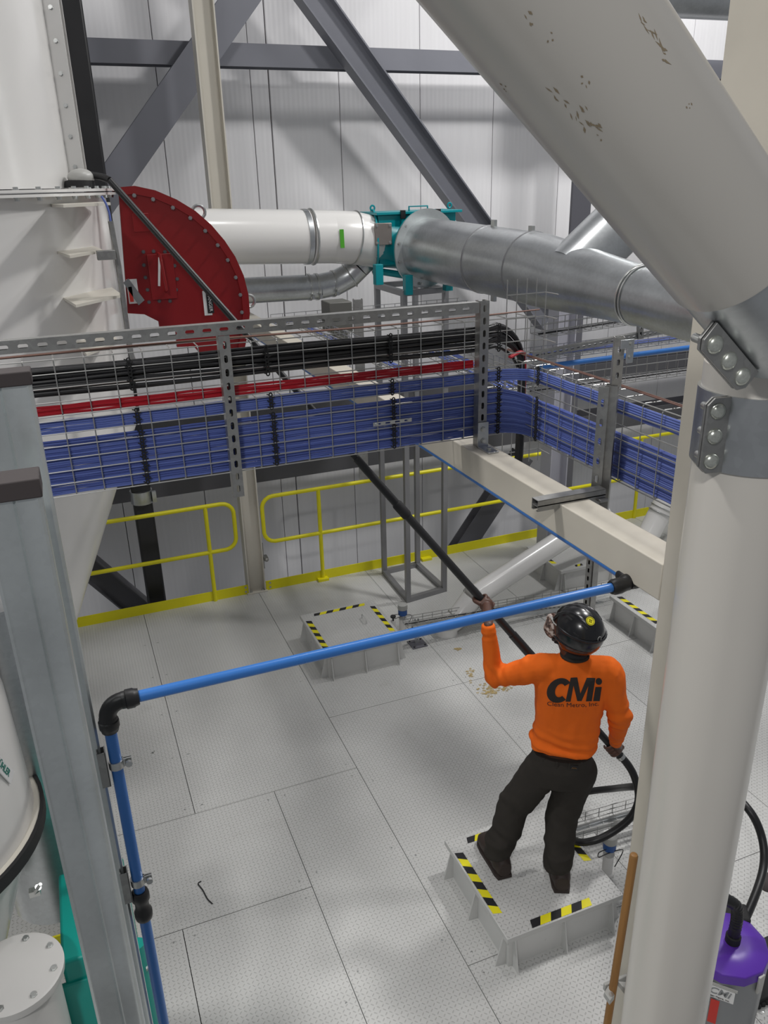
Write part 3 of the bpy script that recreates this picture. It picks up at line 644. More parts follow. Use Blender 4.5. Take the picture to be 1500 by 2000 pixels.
# ---------------------------------------------------------------- broom handle strapped to the pipe
a = onY(1233, 1668, 1.60); b = onY(1184, 2010, 1.62)
a = onY(1238, 1672, 1.40); b = onY(1186, 2000, 1.40); bd = (b - a).normalized()
st = thing('wooden_pole', 'varnished wooden broom handle standing upright against the cream box column', 'broom handle', b + bd * 1.0)
MB().lathe(a, bd, [(.004, -.008), (.010, -.006), (.0125, 0), (.0125, b.z + .9 - .0)], 14).build('handle', 'wood', st)
pc = onY(1203, 1932, 1.40)
tc_ = thing('pole_clip', 'grey spring clip holding the wooden broom handle to the column', 'clip', pc)
for s_ in (-1, 1):
    MB().prism([pc + V((.02 * s_, -.02, -.012)), pc + V((.045 * s_, -.03, -.012)), pc + V((.045 * s_, 0, -.012)), pc + V((.018 * s_, .015, -.012))], Z * .022).build('jaw', 'lgrey', tc_, bev=.002)
    MB().lathe(pc + V((.03 * s_, -.016, .010)), Z, [(.008, 0), (.008, .003)], 10).build('pivot', 'bolt', tc_)
MB().box(pc + V((-.03, .015, -.014)), pc + V((.06, .025, .014))).build('back_plate', 'lgrey', tc_, bev=.002)
# ================================================================== DUCTWORK
def ringclamp(c, p, d, r, w=.03, th=.006): c.lathe(p, d, [(r, -w / 2), (r + th, -w / 2), (r + th, w / 2), (r, w / 2)], 32, caps=False)
def ringwire(c, p, d, r, rw=.006): u = V(d).orthogonal().normalized(); w = V(d).cross(u).normalized(); c.tube([V(p) + u * r * math.cos(a) + w * r * math.sin(a) for a in [k * math.pi / 18 for k in range(36)]], rw, 6, closed=True)
YD = 7.1
t = thing('white_duct', 'white round duct entering the turquoise valve from the left', 'duct', onY(560, 462, YD))
a, b, c_, d_ = onY(300, 463, YD), onY(648, 463, YD), onY(690, 465, YD - .03), onY(738, 474, YD + .02)
RD = .222
MB().tube([a, onY(601, 463, YD)], RD, 48).build('duct_section', 'white', t, ang=40)
MB().tube([onY(604, 463, YD), b], RD, 48).build('duct_section', 'white', t, ang=40)
MB().tube([b, c_, d_], [RD, RD, RD * .98], 48).build('bend', 'white', t, ang=40)
c = MB(); q = onY(596, 463, YD); ringclamp(c, q, X, RD, .04, .008); c.build('clamp', 'galv', t)
c = MB(); q = onY(608, 463, YD); ringwire(c, q, X, RD + .006, .010); c.build('clamp', 'bolt', t)
c = MB(); ringwire(c, c_, (d_ - b), RD + .004, .007); c.build('clamp', 'bolt', t)
q = onY(667, 466, YD - RD * .97); c = MB().tube([q + V((0, -.012, .055)), q + V((0, -.018, 0)), q + V((0, -.012, -.06))], [.018, .02, .018], 6); MB().obb(q + V((0, -.014, 0)), (.018, 0, 0), (0, .003, 0), (0, .004, .075)).build('sticker', 'green', t)
q = onY(596, 520, YD); MB().tube([q, q - Z * .08], .004, 6).build('earth_strap', 'black', t)
t = thing('galvanised_duct', 'small galvanised duct with clamp rings below the white duct, bending up to the valve', 'duct', onY(560, 570, 7.2))
pp = [onY(u, v, y) for u, v, y in ((380, 573, 7.25), (622, 560, 7.25), (655, 553, 7.25), (683, 538, 7.23), (700, 520, 7.2), (745, 475, 7.15))]
MB().tube(pp[:2], .112, 32).build('duct_section', 'galv', t); MB().tube(pp[1:5], .112, 32).build('bend', 'galv', t); MB().tube(pp[4:], .112, 32).build('duct_section', 'galv', t)
for u, v in ((603, 561), (618, 560), (650, 554)):
    c = MB(); ringclamp(c, onY(u, v, 7.25), X, .112, .02, .008); c.box(onY(u, v, 7.25) + V((-.012, -.14, -.09)), onY(u, v, 7.25) + V((.012, -.115, -.06))); c.build('clamp', 'bolt', t)
c = MB(); ringwire(c, pp[3], pp[4] - pp[2], .116, .008); c.build('clamp', 'bolt', t)
# turquoise valve
F = dep(832, 486, 7.18); P1 = dep(1035, 523, 6.15); P2 = dep(1246, 577, 5.25); P3 = dep(1420, 622, 4.7); ax = (P1 - F).normalized()
t = thing('diverter_valve', 'turquoise diverter valve housing with lifting eyes on a steel tube stand', 'valve', F - ax * .2)
side = ax.cross(Z).normalized()
B = F - ax * .36
Lf = onY(728, 474, YD + .03); lx = V((.97, -.22, 0))
MB().tube([Lf, Lf + lx * .12, F - ax * .16, F - ax * .01], [.235, .22, .20, .225], 40).build('valve_body', 'teal', t)
MB().ring(Lf, lx, .20, .285, .014, 40).build('flange', 'teal', t); MB().ring(F - ax * .022, ax, .25, .334, .016, 40).build('flange', 'teal', t)
for k in range(10):
    a = k * math.pi / 5 + .2; MB().hexbolt(Lf + (lx.cross(Z) * math.cos(a) + Z * math.sin(a)) * .262, -lx, .010, .010).build('bolt', 'bolt', t)
MB().tube([Lf - Z * .24, Lf.lerp(F, .6) - Z * .25], [.03, .03], 8).build('rib', 'teal', t)
# upper rectangular box
bx = MB(); cB = F - ax * .18 + Z * .17
xa, xb = onY(738, 440, 6.93).x, onY(891, 440, 7.0).x; ztp = onY(800, 418, 6.93).z; cB = V(((xa + xb) / 2, 7.13, ztp - .14)); ax_ = ax; ax, side = V((0, -1, 0)), V((1, 0, 0)); hx = (xb - xa) / 2
bx.box((xa + .01, 6.94, ztp - .42), (xa + .30, 7.3, ztp)); bx.box((xa + .01, 6.99, ztp - .12), (xb - .01, 7.3, ztp)); bx.build('upper_housing', 'teal', t, bev=.006)
lid = MB().box((xa - .015, 6.91, ztp), (xb + .015, 7.34, ztp + .022)).build('lid', 'teal', t, bev=.003)
for k in (-1, 1):
    MB().obb(V((cB.x + .17 * k, 6.905, ztp)), V((0, .012, 0)), V((.022, 0, 0)), Z * .035).build('latch', 'black', lid, bev=.002)
    p = V((cB.x + (hx - .02) * k, 7.1, ztp + .02)); MB().tube([p + Z * (.035 + .022 * math.sin(a)) + X * .02 * math.cos(a) for a in [j * math.pi / 5 for j in range(10)]], .008, 6, closed=True).build('lifting_eye', 'teal', lid)
p = V((cB.x + .02, 7.0, ztp + .02)); MB().tube([p + X * .09, p + X * .09 + Z * .04, p - X * .09 + Z * .04, p - X * .09], .008, 6).build('handle', 'teal', lid)
ax = ax_; side = ax.cross(Z).normalized(); p = onY(748, 457, 6.87); nrm = V((-.12, -.99, 0)).normalized(); s2 = nrm.cross(Z)
c = MB().obb(p, s2 * .075, nrm * .02, Z * .09); apl = c.build('access_plate', 'plate', t, bev=.004)
for i in (-1, 1):
    for j in (-1, 1): MB().hexbolt(p + s2 * .058 * i + Z * .07 * j + nrm * .02, nrm, .01, .01).build('bolt', 'bolt', apl)
for (u, v) in ((740, 540), (798, 560), (876, 552)):
    q = onY(u, v, F.y - .1); MB().box(q + V((-.035, -.02, -.07)), q + V((.035, .05, .1))).build('foot', 'teal', t, bev=.003)
# galvanised main duct
t = thing('galvanised_duct', 'large galvanised duct running from the valve towards the right, with a branch', 'duct', P1)
RB = .262
flg = MB().ring(F - ax * .004, ax, RB, .338, .014, 48).build('flange', 'galvl', t)
for k in range(12):
    a = k * math.pi / 6 + .2; MB().hexbolt(F + ax * .012 + (side * math.cos(a) + Z * math.sin(a)) * .302, ax, .012, .012).build('bolt', 'bolt', flg)
Pm = F.lerp(P1, .62)
MB().tube([F, Pm], RB, 56).build('duct_section', 'galv', t); MB().tube([Pm, P1], RB, 56).build('duct_section', 'galv', t)
ax2 = (P2 - P1).normalized()
MB().tube([P1, P1.lerp(P2, .15), P2], [RB, RB, .188], 56).build('reducer', 'galv', t); MB().tube([P2, P3, P3 + (P3 - P2) * 6], .186, 56).build('duct_section', 'galv', t)
for p, r, d in ((Pm, RB, ax), (P1, RB, ax2)):
    c = MB(); ringwire(c, p, d, r + .001, .0065); c.build('clamp', 'tube', t)
c = MB(); ringwire(c, P2, ax2, .192, .008); ringwire(c, P2 + ax2 * .025, ax2, .192, .006); c.build('clamp', 'bolt', t)
for p in (Pm + Z * (RB + .02) + ax * .08, Pm - Z * (RB + .02) + ax * .1, P1 + Z * (RB + .01)): MB().obb(p, ax * .02, side * .015, Z * .03).build('clamp_lug', 'bolt', t)
b0 = dep(1112, 536, 5.74); b1 = dep(1440, 215, 5.9)
MB().tube([b0, b1 + (b1 - b0) * 2.5], .205, 48).build('branch', 'galv', t)
MB().lathe(b0, b1 - b0, [(.19, .02), (.19, .05)], 30)
a, b = onY(1180, -22, 7.4), onY(2600, 60, 7.4)
tag(MB().tube([a, b], .21, 40).build('galvanised_duct', 'galv'), 'horizontal galvanised duct at the very top right corner', 'duct')
# tube stand
t = thing('tube_stand', 'open square-tube stand on the deck under the turquoise valve', 'stand', (3.1, 7.15, 0))
cs = [(2.92, 7.50), (2.90, 6.80), (3.34, 6.86), (3.33, 7.52)]; ZS = 3.13
for x, y in cs: MB().box((x - .025, y - .025, 0), (x + .025, y + .025, ZS)).build('leg', 'tube', t, bev=.003)
for z in (.025, ZS - .03, 1.9):
    for i in range(4):
        if z == 1.9 and i not in (0, 2): continue
        a, b = V((*cs[i], z)), V((*cs[(i + 1) % 4], z)); MB().bar(a, b, .05, .05).build('rail', 'tube', t)
for x, y, z in ():
    m = MB(); strut(m, (x, y, 0), (x, y, z), (-.5, -1, 0)); tag(m.build('strut_post', 'galvd', smooth=False), 'slotted strut post behind the tube stand, %s' % ('left of two' if x < 3.6 else 'right of two'), 'strut post')
# ---------------------------------------------------------------- background cable trays and boxes
def flat_tray(lab, a, b, w=.3, h=.06, ncab=4, grp=None, cabmat='bluecable'):
    a, b = V(a), V(b); d = (b - a).normalized(); s = d.cross(Z); L = (b - a).length
    t = thing('cable_tray', lab, 'cable tray', a); m = MB()
    for q in (-.5, -.25, 0, .25, .5): m.tube([a + s * w * q, b + s * w * q], .003, 4)
    for q in (-.5, .5):
        for z in (.5, 1): m.tube([a + s * w * q + Z * h * z, b + s * w * q + Z * h * z], .003, 4)
    for i in range(int(L / .1) + 1):
        p = a + d * i * .1; m.tube([p - s * w / 2 + Z * h, p - s * w / 2, p + s * w / 2, p + s * w / 2 + Z * h], .003, 4)
    o = m.build('mesh_run', 'wire', t, smooth=False); o['kind'] = 'stuff'
    for i in range(ncab):
        k = R_.uniform(-.3, .3); tag(MB().tube(smoothpath([a + s * w * k + Z * .012, a.lerp(b, .5) + s * w * (k + R_.uniform(-.1, .1)) + Z * .012, b + s * w * (k + R_.uniform(-.1, .1)) + Z * .012], 4), .006, 6).build('data_cable', cabmat), 'thin cable lying in the ' + lab, 'cable', 'cables in the ' + lab)
    return t
flat_tray('small mesh tray left of the tube stand', onY(535, 632, 6.5), onY(905, 598, 6.5), .18, .06)
flat_tray('mesh tray running towards the viewer beyond the black cables', onY(820, 640, 6.4) - Z * .12, onZ(1010, 760, 2.72), .34, .08, 8)
flat_tray('narrow mesh tray below the grey electrical box', onY(600, 640, 6.3), onY(780, 720, 4.6), .16, .06, 3)
Yq = 5.2
flat_tray('far right mesh tray under the galvanised duct', onY(1050, 655, Yq), onY(1400, 603, Yq), .2, .10, 3, cabmat='blackcable')
flat_tray('far right mesh tray carrying blue cables beneath a slotted strut', onY(1030, 700, Yq), onY(1400, 652, Yq), .25, .05, 6)
flat_tray('far right mesh tray below the distant blue pipe', onY(1030, 765, Yq), onY(1400, 716, Yq), .25, .13, 2, cabmat='blackcable')
m = MB(); strut(m, onY(1040, 695, Yq - .16), onY(1330, 640, Yq - .16), (0, -1, 0), w=.045); tag(m.build('strut_rail', 'galvd', smooth=False), 'slotted strut rail crossing behind the tray corner at right', 'strut')
m = MB(); strut(m, onY(1165, 690, Yq - .3), onY(1200, 683, Yq - .3) + X * .3, (0, -1, 0), w=.045); 
m2 = MB(); strut(m2, onY(1252, 662, Yq - .18), onY(1250, 590, Yq - .18), (-.4, -1, 0)); tag(m2.build('strut_hanger', 'galvd', smooth=False), 'short slotted hanger bracket under the galvanised duct at right', 'strut')
tag(MB().tube([onY(1055, 717, 5.0), onY(1400, 672, 5.0)], .020, 12).build('air_pipe', 'blue'), 'distant blue pipe running right behind the tray corner', 'pipe')
m = MB(); strut(m, onY(940, 712, 6.2), onY(700, 735, 6.2), (0, -1, 0), w=.06); tag(m.build('strut_rail', 'galv', smooth=False), 'slotted strut rail seen between the black and red cables', 'strut')
t = thing('junction_box', 'grey electrical enclosure on a strut post below the small galvanised duct', 'electrical box', onY(668, 620, 6.3))
a, b = onY(643, 592, 6.2), onY(690, 648, 6.2)
MB().box((a.x, 6.2, b.z), (b.x, 6.42, a.z)).build('enclosure', 'box', t, bev=.008)
MB().box((a.x + .06, 6.21, b.z - .07), (a.x + .15, 6.36, b.z)).build('gland_box', 'box', t, bev=.004)
MB().tube(smoothpath([(b.x - .05, 6.3, b.z), (b.x - .05, 6.3, b.z - .1), (b.x - .08, 6.3, b.z - .22)], 4), .02, 10).build('conduit', 'galvd', t)
c0 = onY(699, 590, 6.3); m = MB(); strut(m, (c0.x, 6.3, 1.6), (c0.x, 6.3, c0.z + .02), (-.3, -1, 0), w=.08, dep_=.06, pitch=.09, slotted=False)
tag(m.build('strut_post', 'galvd', smooth=False), 'broad strut post right beside the grey electrical enclosure', 'strut post')
for u, nm in ((440, 'left'), (460, 'right')):
    pass
# ---------------------------------------------------------------- white chutes
def chute(lab, foot, mid, top, r):
    t = thing('chute_pipe', lab, 'chute', foot); foot, mid, top = V(foot), V(mid), V(top); k = foot.lerp(mid, .45)
    MB().tube([foot, foot + Z * .10], r * 1.03, 32).build('spigot', 'white', t)
    MB().tube([foot + Z * .08, k, mid], r, 32).build('bend', 'white', t)
    MB().tube([mid, top], r * 1.02, 32).build('chute_section', 'white', t)
    dd_ = (top - mid).normalized()
    for p, d in ((foot + Z * .09, Z), (k, (mid - foot)), (mid - dd_ * .01, dd_), (mid + dd_ * .05, dd_)):
        c = MB(); ringwire(c, p, d, r * 1.06, .0065); c.build('clamp', 'bolt', t)
    return t
cf = onZ(872, 1236, 0)
chute('white round chute rising from the deck behind the raised hand of the worker', cf, onY(922, 1168, cf.y), onY(1180, 1000, cf.y + .35), .105)
cf2 = onY(1262, 1060, 6.6); cf2.z = 0
cf2 = onZ(1250, 1075, 0)
chute('white round chute at right, mostly hidden behind the near section of the cable tray', cf2, onY(1290, 1000, cf2.y), onY(1400, 800, cf2.y), .13)
# ---------------------------------------------------------------- instruments on the deck
def sensor(lab, base, h=.30, s=1.0):
    t = thing('level_sensor', lab, 'sensor', base); b = V(base)
    MB().lathe(b, Z, [(.05 * s, 0), (.05 * s, .012), (.036 * s, .012), (.036 * s, h * .45)], 16).build('stub_pipe', 'white', t)
    MB().lathe(b + Z * h * .45, Z, [(.03 * s, 0), (.04 * s, .008), (.022 * s, .02), (.022 * s, h * .15)], 12).build('collar', 'lgrey', t)
    MB().lathe(b + Z * h * .58, Z, [(.036 * s, 0), (.044 * s, .008), (.044 * s, .06 * s), (.04 * s, .065 * s)], 16).build('head', paint('sensor_blue', (.03, .10, .32), .4), t)
    MB().lathe(b + Z * (h * .58 + .065 * s), Z, [(.046 * s, 0), (.048 * s, .008), (.046 * s, .05), (.02 * s, .06)], 16).build('cap', 'lgrey', t)
    MB().tube(smoothpath([b + V((-.04, -.02, h * .68)), b + V((-.10, -.03, h * .7)), b + V((-.09, -.02, h * .55)), b + V((-.04, -.03, h * .6)), b + V((.05, -.04, h * .62)), b + V((.08, -.03, h * .5)), b + V((.03, -.03, h * .2))], 6), .003, 6).build('lead', 'black', t)
s1 = onZ(787, 1232, 0); sensor('white and blue level sensor standing beside the far floor hatch', s1, .30)
s2_ = onZ(1185, 1705, 0); sensor('white and blue level sensor standing behind the hatch the worker is on', s2_, .33, .9)
k1 = onY(768, 1212, 6.15); tk = thing('vent_valve', 'small white valve with a black knob at the edge of the far hatch', 'valve', (k1.x, k1.y, 0))
MB().lathe((k1.x, k1.y, 0), Z, [(.022, 0), (.022, k1.z)], 12).build('stem', 'white', tk); MB().lathe((k1.x, k1.y, k1.z), Z, [(.008, 0), (.008, .03), (.026, .035), (.026, .05)], 10).build('knob', 'black', tk)
f0 = onZ(815, 1258, 0)
t = thing('short_post', 'short strut post on a dark square foot plate in front of the far hatch', 'strut post', f0)
MB().box(f0 + V((-.075, -.075, 0)), f0 + V((.075, .075, .01))).build('foot_plate', 'dark', t, bev=.001)
m = MB(); strut(m, f0 + Z * .01, f0 + Z * .25, (-.3, -1, 0)); m.build('strut', 'galv', t, smooth=False)
for i in (-1, 1):
    for j in (-1, 1): MB().hexbolt(f0 + V((.055 * i, .055 * j, .01)), Z, .008, .006).build('bolt', 'black', t)
flat_tray('floor level mesh tray behind the raised hand of the worker', onY(792, 1222, 5.97), onY(1260, 1140, 5.97), .12, .06, 2, cabmat='blackcable')
m = MB(); strut(m, f0 + V((-.05, 0, .22)), onY(1265, 1165, 5.97), (0, 0, 1), w=.041); tag(m.build('strut_rail', 'galv', smooth=False), 'slotted strut rail carried low over the deck behind the blue pipe', 'strut')
ta, tb_ = onY(1100, 1600, 3.62), onY(1262, 1558, 3.62)
ta, tb_ = onZ(1100, 1632, .16), onZ(1290, 1578, .16)
flat_tray('short low mesh tray right of the worker', ta, tb_, .14, .07, 4, cabmat='wire')
m = MB(); strut(m, ta - Z * .03, tb_ - Z * .03, (0, -1, 0), slotted=False); tag(m.build('strut_rail', 'galv', smooth=False), 'plain strut rail under the short tray right of the worker', 'strut')
# pellets spilled on the deck
c = MB()
for (u, v, n, ru, rv) in ((960, 1350, 60, 24, 12), (918, 1318, 18, 9, 12), (893, 1268, 12, 9, 3), (985, 1345, 12, 10, 6)):
    for k in range(n):
        p = onZ(u + R_.gauss(0, ru * .5), v + R_.gauss(0, rv * .5), .001); r = .011; a0 = R_.uniform(0, 6.28)
        c.tube([p + V((r * math.cos(a), r * .7 * math.sin(a), .001 * k % .004)) for a in [q * math.pi / 3 for q in range(6)]], .0022, 4, closed=True)
po = c.build('spilled_rings', 'pellet'); tag(po, 'scatter of tiny tan plastic rings spilled on the deck beside the worker', 'debris', kind='stuff')
# twig of wire and a screw on the deck
a = [onZ(u, v, .004) for u, v in ((393, 1721), (387, 1726), (396, 1738), (405, 1755), (415, 1765))]
tag(MB().tube(smoothpath(a, 4), .0035, 6).build('wire_offcut', 'black'), 'small bent black wire offcut lying on the deck at lower left', 'debris')
a = onZ(298, 1471, .0); tag(MB().lathe(a + Z * .004, V((1, .6, .25)), [(.009, 0), (.009, .003), (.003, .004), (.003, .02)], 8).build('screw', 'bolt'), 'small loose screw lying on the deck at left', 'screw')

m = MB(); q = onY(1398, 640, 5.24); strut(m, (q.x, 5.33, .01), (q.x, 5.33, 3.12), (-.4, -1, 0)); m.box((q.x - .07, 5.26, 0), (q.x + .07, 5.40, .01))
for v_ in (603, 652, 716): z_ = onY(1400, v_, 5.2).z; m.box((q.x - .02, 4.98, z_ - .03), (q.x + .02, 5.31, z_ - .004))
tag(m.build('strut_post', 'galvd', smooth=False), 'slotted post carrying the far right trays, hidden behind the big white pipe', 'strut post')
# ================================================================== WHITE VESSEL at upper left
CX, CY = -1.0, 5.0
t = thing('filter_vessel', 'large glossy white process vessel with bolted flanges and a tapering hopper, upper left', 'vessel', (CX, CY, 0))
RU, RL = 1.205, 1.355
c = MB().lathe((CX, CY, 4.02), Z, [(RU, 0), (RU, 3.2)], 96); c.build('upper_shell', 'white', t)
c = MB().lathe((CX, CY, 2.75), Z, [(RL, 0), (RL, 1.25)], 96); c.build('lower_shell', 'white', t)
c = MB().lathe((CX, CY, .3), Z, [(.30, 0), (.30, .05), (.80, 1.15), (RL, 2.45)], 96); c.build('hopper', 'white', t, ang=15)
for z in (3.985, 4.003): MB().lathe((CX, CY, z), Z, [(RL - .02, 0), (RL + .055, 0), (RL + .055, .012), (RL - .02, .012)], 96, caps=False).build('flange_ring', 'white', t)
for k in range(26):
    a = math.radians(-100 + k * 5.2); p = V((CX + (RL + .03) * math.cos(a), CY + (RL + .03) * math.sin(a), 4.015)); MB().hexbolt(p, Z, .011, .012).build('bolt', 'bolt', t)
    MB().hexbolt(p - Z * .03, -Z, .011, .014).build('bolt', 'bolt', t)
# upright bolted seam flange on the upper shell
an = math.radians(-12); pd = V((math.cos(an), math.sin(an), 0)); tg = Z.cross(pd)
a = V((CX, CY, 0)) + pd * RU
sfl = MB().obb(a + pd * .03 + Z * 5.4, pd * .045, tg * .006, Z * 1.38).build('seam_flange', 'white', t)
an = math.radians(-12); 
for k in range(9):
    p = a + pd * .035 + Z * (4.12 + k * .14) - tg * .006; MB().hexbolt(p, -tg, .009, .012).build('bolt', 'bolt', sfl)
MB().obb(a + pd * .02 + tg * .05 + Z * 5.4, pd * .06, tg * .006, Z * 1.38).build('seam_flange', 'white', t)
# stiffening brackets on the lower shell
for (u0, v0, u1, v1) in ((125, 409, 214, 397), (137, 504, 200, 492), (148, 597, 238, 581), (168, 686, 232, 676)):
    yb = 3.84; p = onY(u0, v0, yb); q = onY(u1, v1, 4.15); z = (p.z + q.z) / 2
    pp_ = [V((p.x, 3.80 + .03, z)), V((q.x, 4.10, z)), V((q.x - .02, 4.45, z)), V((p.x - .05, 4.2, z))]
    MB().prism(pp_, Z * .012).build('stiffener', 'cream', t, smooth=False)
# conduit up the vessel side
t2 = thing('conduit', 'thin galvanised conduit running up the right side of the white vessel beside the red hood', 'conduit', onY(262, 700, 4.1))
MB().tube([onY(u, v, 4.05) for u, v in ((216, 432), (232, 520), (248, 640), (256, 690))] + [onY(262, 708, 4.05), onY(272, 722, 4.05)], .012, 8).build('tube', 'galvd', t2)
q = onY(212, 498, 4.0); MB().box(q + V((-.05, -.02, -.02)), q + V((.03, .03, .02))).build('clip', 'galvd', t2, bev=.002)
tag(MB().tube(smoothpath([onY(u, v, 4.02) for u, v in ((198, 383), (207, 398), (213, 415), (216, 432))], 4), .005, 6).build('blue_lead', 'bluecable'), 'thin blue lead looping into the conduit beside the red hood', 'wire')
# ================================================================== RED HOOD
YH = 4.75
t = thing('red_hood', 'dark red curved hood bolted to the right side of the white vessel', 'hood', onY(260, 610, YH))
cen = onY(250, 590, YH)
rimpx = [(232, 377), (262, 374), (300, 382), (340, 399), (375, 420), (405, 446), (430, 475), (450, 505), (466, 540), (475, 575), (478, 610), (474, 650), (466, 690)]
low = [(430, 700), (405, 700), (392, 692), (378, 676), (346, 678), (344, 655), (343, 640), (312, 640), (310, 628), (282, 614), (266, 613), (250, 612)]
def rp(u, v, y=YH): return onY(u, v, y)
out = [rp(*p) for p in rimpx + low]
MB().prism(out, (0, .03, 0)).build('face_plate', 'red', t, smooth=False)
# deep curved rim
n = len(rimpx); rim = [rp(*p) for p in rimpx]
def offs(k, d):
    v = (rim[k] - cen); v.y = 0; return rim[k] + v.normalized() * d
c = MB(); vs = []; 
for k in range(n):
    a, b = offs(k, 0), offs(k, .012)
    vs += [a, b, b + Y * .42, a + Y * .42]
fs = []
for k in range(n - 1):
    i = 4 * k; fs += [(i, i + 4, i + 5, i + 1), (i + 1, i + 5, i + 6, i + 2), (i + 2, i + 6, i + 7, i + 3), (i + 3, i + 7, i + 4, i)]
c.add(vs, fs); c.build('rim_band', 'red', t, ang=50)
c = MB(); vs = []; fs = []
for k in range(n):
    a, b = offs(k, -.012), offs(k, .028); vs += [a - Y * .012, b - Y * .012, b, a]
for k in range(n - 1):
    i = 4 * k; fs += [(i, i + 4, i + 5, i + 1), (i + 1, i + 5, i + 6, i + 2), (i + 2, i + 6, i + 7, i + 3), (i + 3, i + 7, i + 4, i)]
c.add(vs, fs); rfl = c.build('rim_flange', 'red', t, ang=50)
for k in range(1, n):
    MB().hexbolt(offs(k, -.02) - Y * .012, -Y, .0085, .012).build('bolt', 'tube', rfl)
for (u, v) in ((388, 414), (486, 588)):
    p = rp(u, v, YH + .05); MB().tube([p + V((.035 * math.cos(a), 0, .035 * math.sin(a))) for a in [j * math.pi / 7 for j in range(14)]], .009, 8, closed=True).build('lifting_eye', 'bolt', t)
def hp(u0, v0, u1, v1, th, name, mat='red', y=YH):
    a, b = rp(u0, v0, y), rp(u1, v1, y); return MB().box((min(a.x, b.x), y - th, min(a.z, b.z)), (max(a.x, b.x), y, max(a.z, b.z))).build(name, mat, t, bev=.002)
hp(257, 417, 294, 452, .006, 'cover_plate'); pn = hp(286, 497, 346, 582, .014, 'inspection_door')
for u, v in ((280, 492), (300, 491), (322, 492), (281, 518), (284, 542), (288, 566), (291, 590), (311, 588), (332, 588), (344, 566), (346, 545), (341, 519)):
    p = rp(u, v, YH); MB().hexbolt(p, -Y, .008, .008).build('bolt', 'dsteel', t)
p = rp(315, 532, YH - .014); MB().tube([p + V((-.005, 0, .10)), p + V((-.002, -.05, .095)), p + V((.01, -.05, -.09)), p + V((.012, 0, -.10))], .008, 8).build('door_handle', 'red', t)
p = rp(311, 531, YH - .016); MB().obb(p, (.006, 0, -.001), (0, .001, 0), (.01, 0, .075)).build('sticker', 'label', t)
p0, p1 = rp(246, 546, YH - .003), rp(273, 592, YH - .003)
MB().box((p0.x, YH - .006, p1.z), (p1.x, YH - .001, p0.z)).build('warning_label', 'label', t)
q = (p0 + p1) / 2; MB().prism([(q.x - .045, YH - .008, q.z + .05), (q.x - .015, YH - .008, q.z + .07), (q.x + .055, YH - .008, q.z - .05), (q.x + .02, YH - .008, q.z - .075)], (0, .002, 0)).build('pictogram', 'grey', t, smooth=False)
MB().box((p0.x + .006, YH - .008, p1.z + .01), (p0.x + .025, YH - .006, p1.z + .09)).build('pictogram', 'redtape', t)
def text_obj(body, size, mat, parent, matrix, ext=.0006, off=0, shear=0, name='lettering', spacing=1.0, align='CENTER'):
    cu = bpy.data.curves.new('txt', 'FONT'); cu.body = body; cu.size = size; cu.extrude = ext; cu.offset = off; cu.shear = shear; cu.align_x = align; cu.align_y = 'CENTER'; cu.space_character = spacing
    o = bpy.data.objects.new('txt', cu); COL.objects.link(o)
    dg = bpy.context.evaluated_depsgraph_get(); me = bpy.data.meshes.new_from_object(o.evaluated_get(dg)); bpy.data.objects.remove(o)
    me.materials.clear(); me.materials.append(M[mat] if isinstance(mat, str) else mat)
    me.transform(matrix); n_ = bpy.data.objects.new(name, me); COL.objects.link(n_)
    if parent: n_.parent = parent; n_.matrix_parent_inverse = parent_world(parent).inverted()
    return n_
def frame(p, right, up):
    right, up = V(right).normalized(), V(up).normalized(); nz = right.cross(up).normalized(); up = nz.cross(right)
    return Matrix.Translation(p) @ Matrix((right, up, nz)).transposed().to_4x4()
p = rp(405, 592, YH - .003); MB().obb(p, (.022, 0, 0), (0, .001, 0), (0, 0, .068)).build('danger_label', 'label', t)
p = rp(410, 590, YH - .005); MB().obb(p, (.018, 0, 0), (0, .001, 0), (0, 0, .062)).build('danger_label', 'black', t)
text_obj('DANGER', .026, 'label', t, frame(rp(410, 590, YH - .007), (0.05, 0, -1), (1, 0, 0)))
# ================================================================== LOWER LEFT MACHINES
t = thing('cyclone_body', 'white conical machine body with a dark rubber ring and a green-lettered label, lower left', 'vessel', (-.82, 2.6, .9))
cc = V((-.86, 2.75, 0)); rc = .49
zr = 1.85
MB().lathe(cc + Z * zr, Z, [(rc * .98, 0), (rc, .03), (rc * .97, .5), (rc * .86, .95), (rc * .80, 1.25)], 64).build('shell', 'white', t)
MB().lathe(cc + Z * (zr - .02), Z, [(rc + .02, -.005), (rc + .034, -.005), (rc + .034, .045), (rc + .02, .045)], 64, caps=False).build('rubber_ring', 'matt', t)
MB().lathe(cc + Z * (zr - .01), Z, [(rc * .96, 0), (rc + .02, 0), (rc + .02, .03), (rc * .96, .03)], 64, caps=False).build('rim', 'cream', t)
MB().lathe(cc + Z * (zr - .55), Z, [(rc * .6, 0), (rc * .98, .54)], 64).build('cone', 'white', t)
p = onY(68, 1742, 2.45); c = MB().box(p + V((-.018, -.012, -.012)), p + V((.018, .012, .012))); c.lathe(p + V((0, 0, .0)), V((.5, -.3, .8)), [(.012, 0), (.012, .03), (.006, .03), (.006, .05)], 8); c.build('clamp_bolt', 'bolt', t)
MB().lathe(cc + Z * (zr + 1.25), Z, [(rc * .80, 0), (rc * .92, 0), (rc * .92, .02), (rc * .80, .02)], 48).build('upper_flange', 'white', t)
MB().lathe(cc + Z * (zr + 1.27), Z, [(rc * .84, 0), (rc * .88, 0), (rc * .88, .03), (rc * .84, .03)], 48, caps=False).build('rubber_ring', 'matt', t)
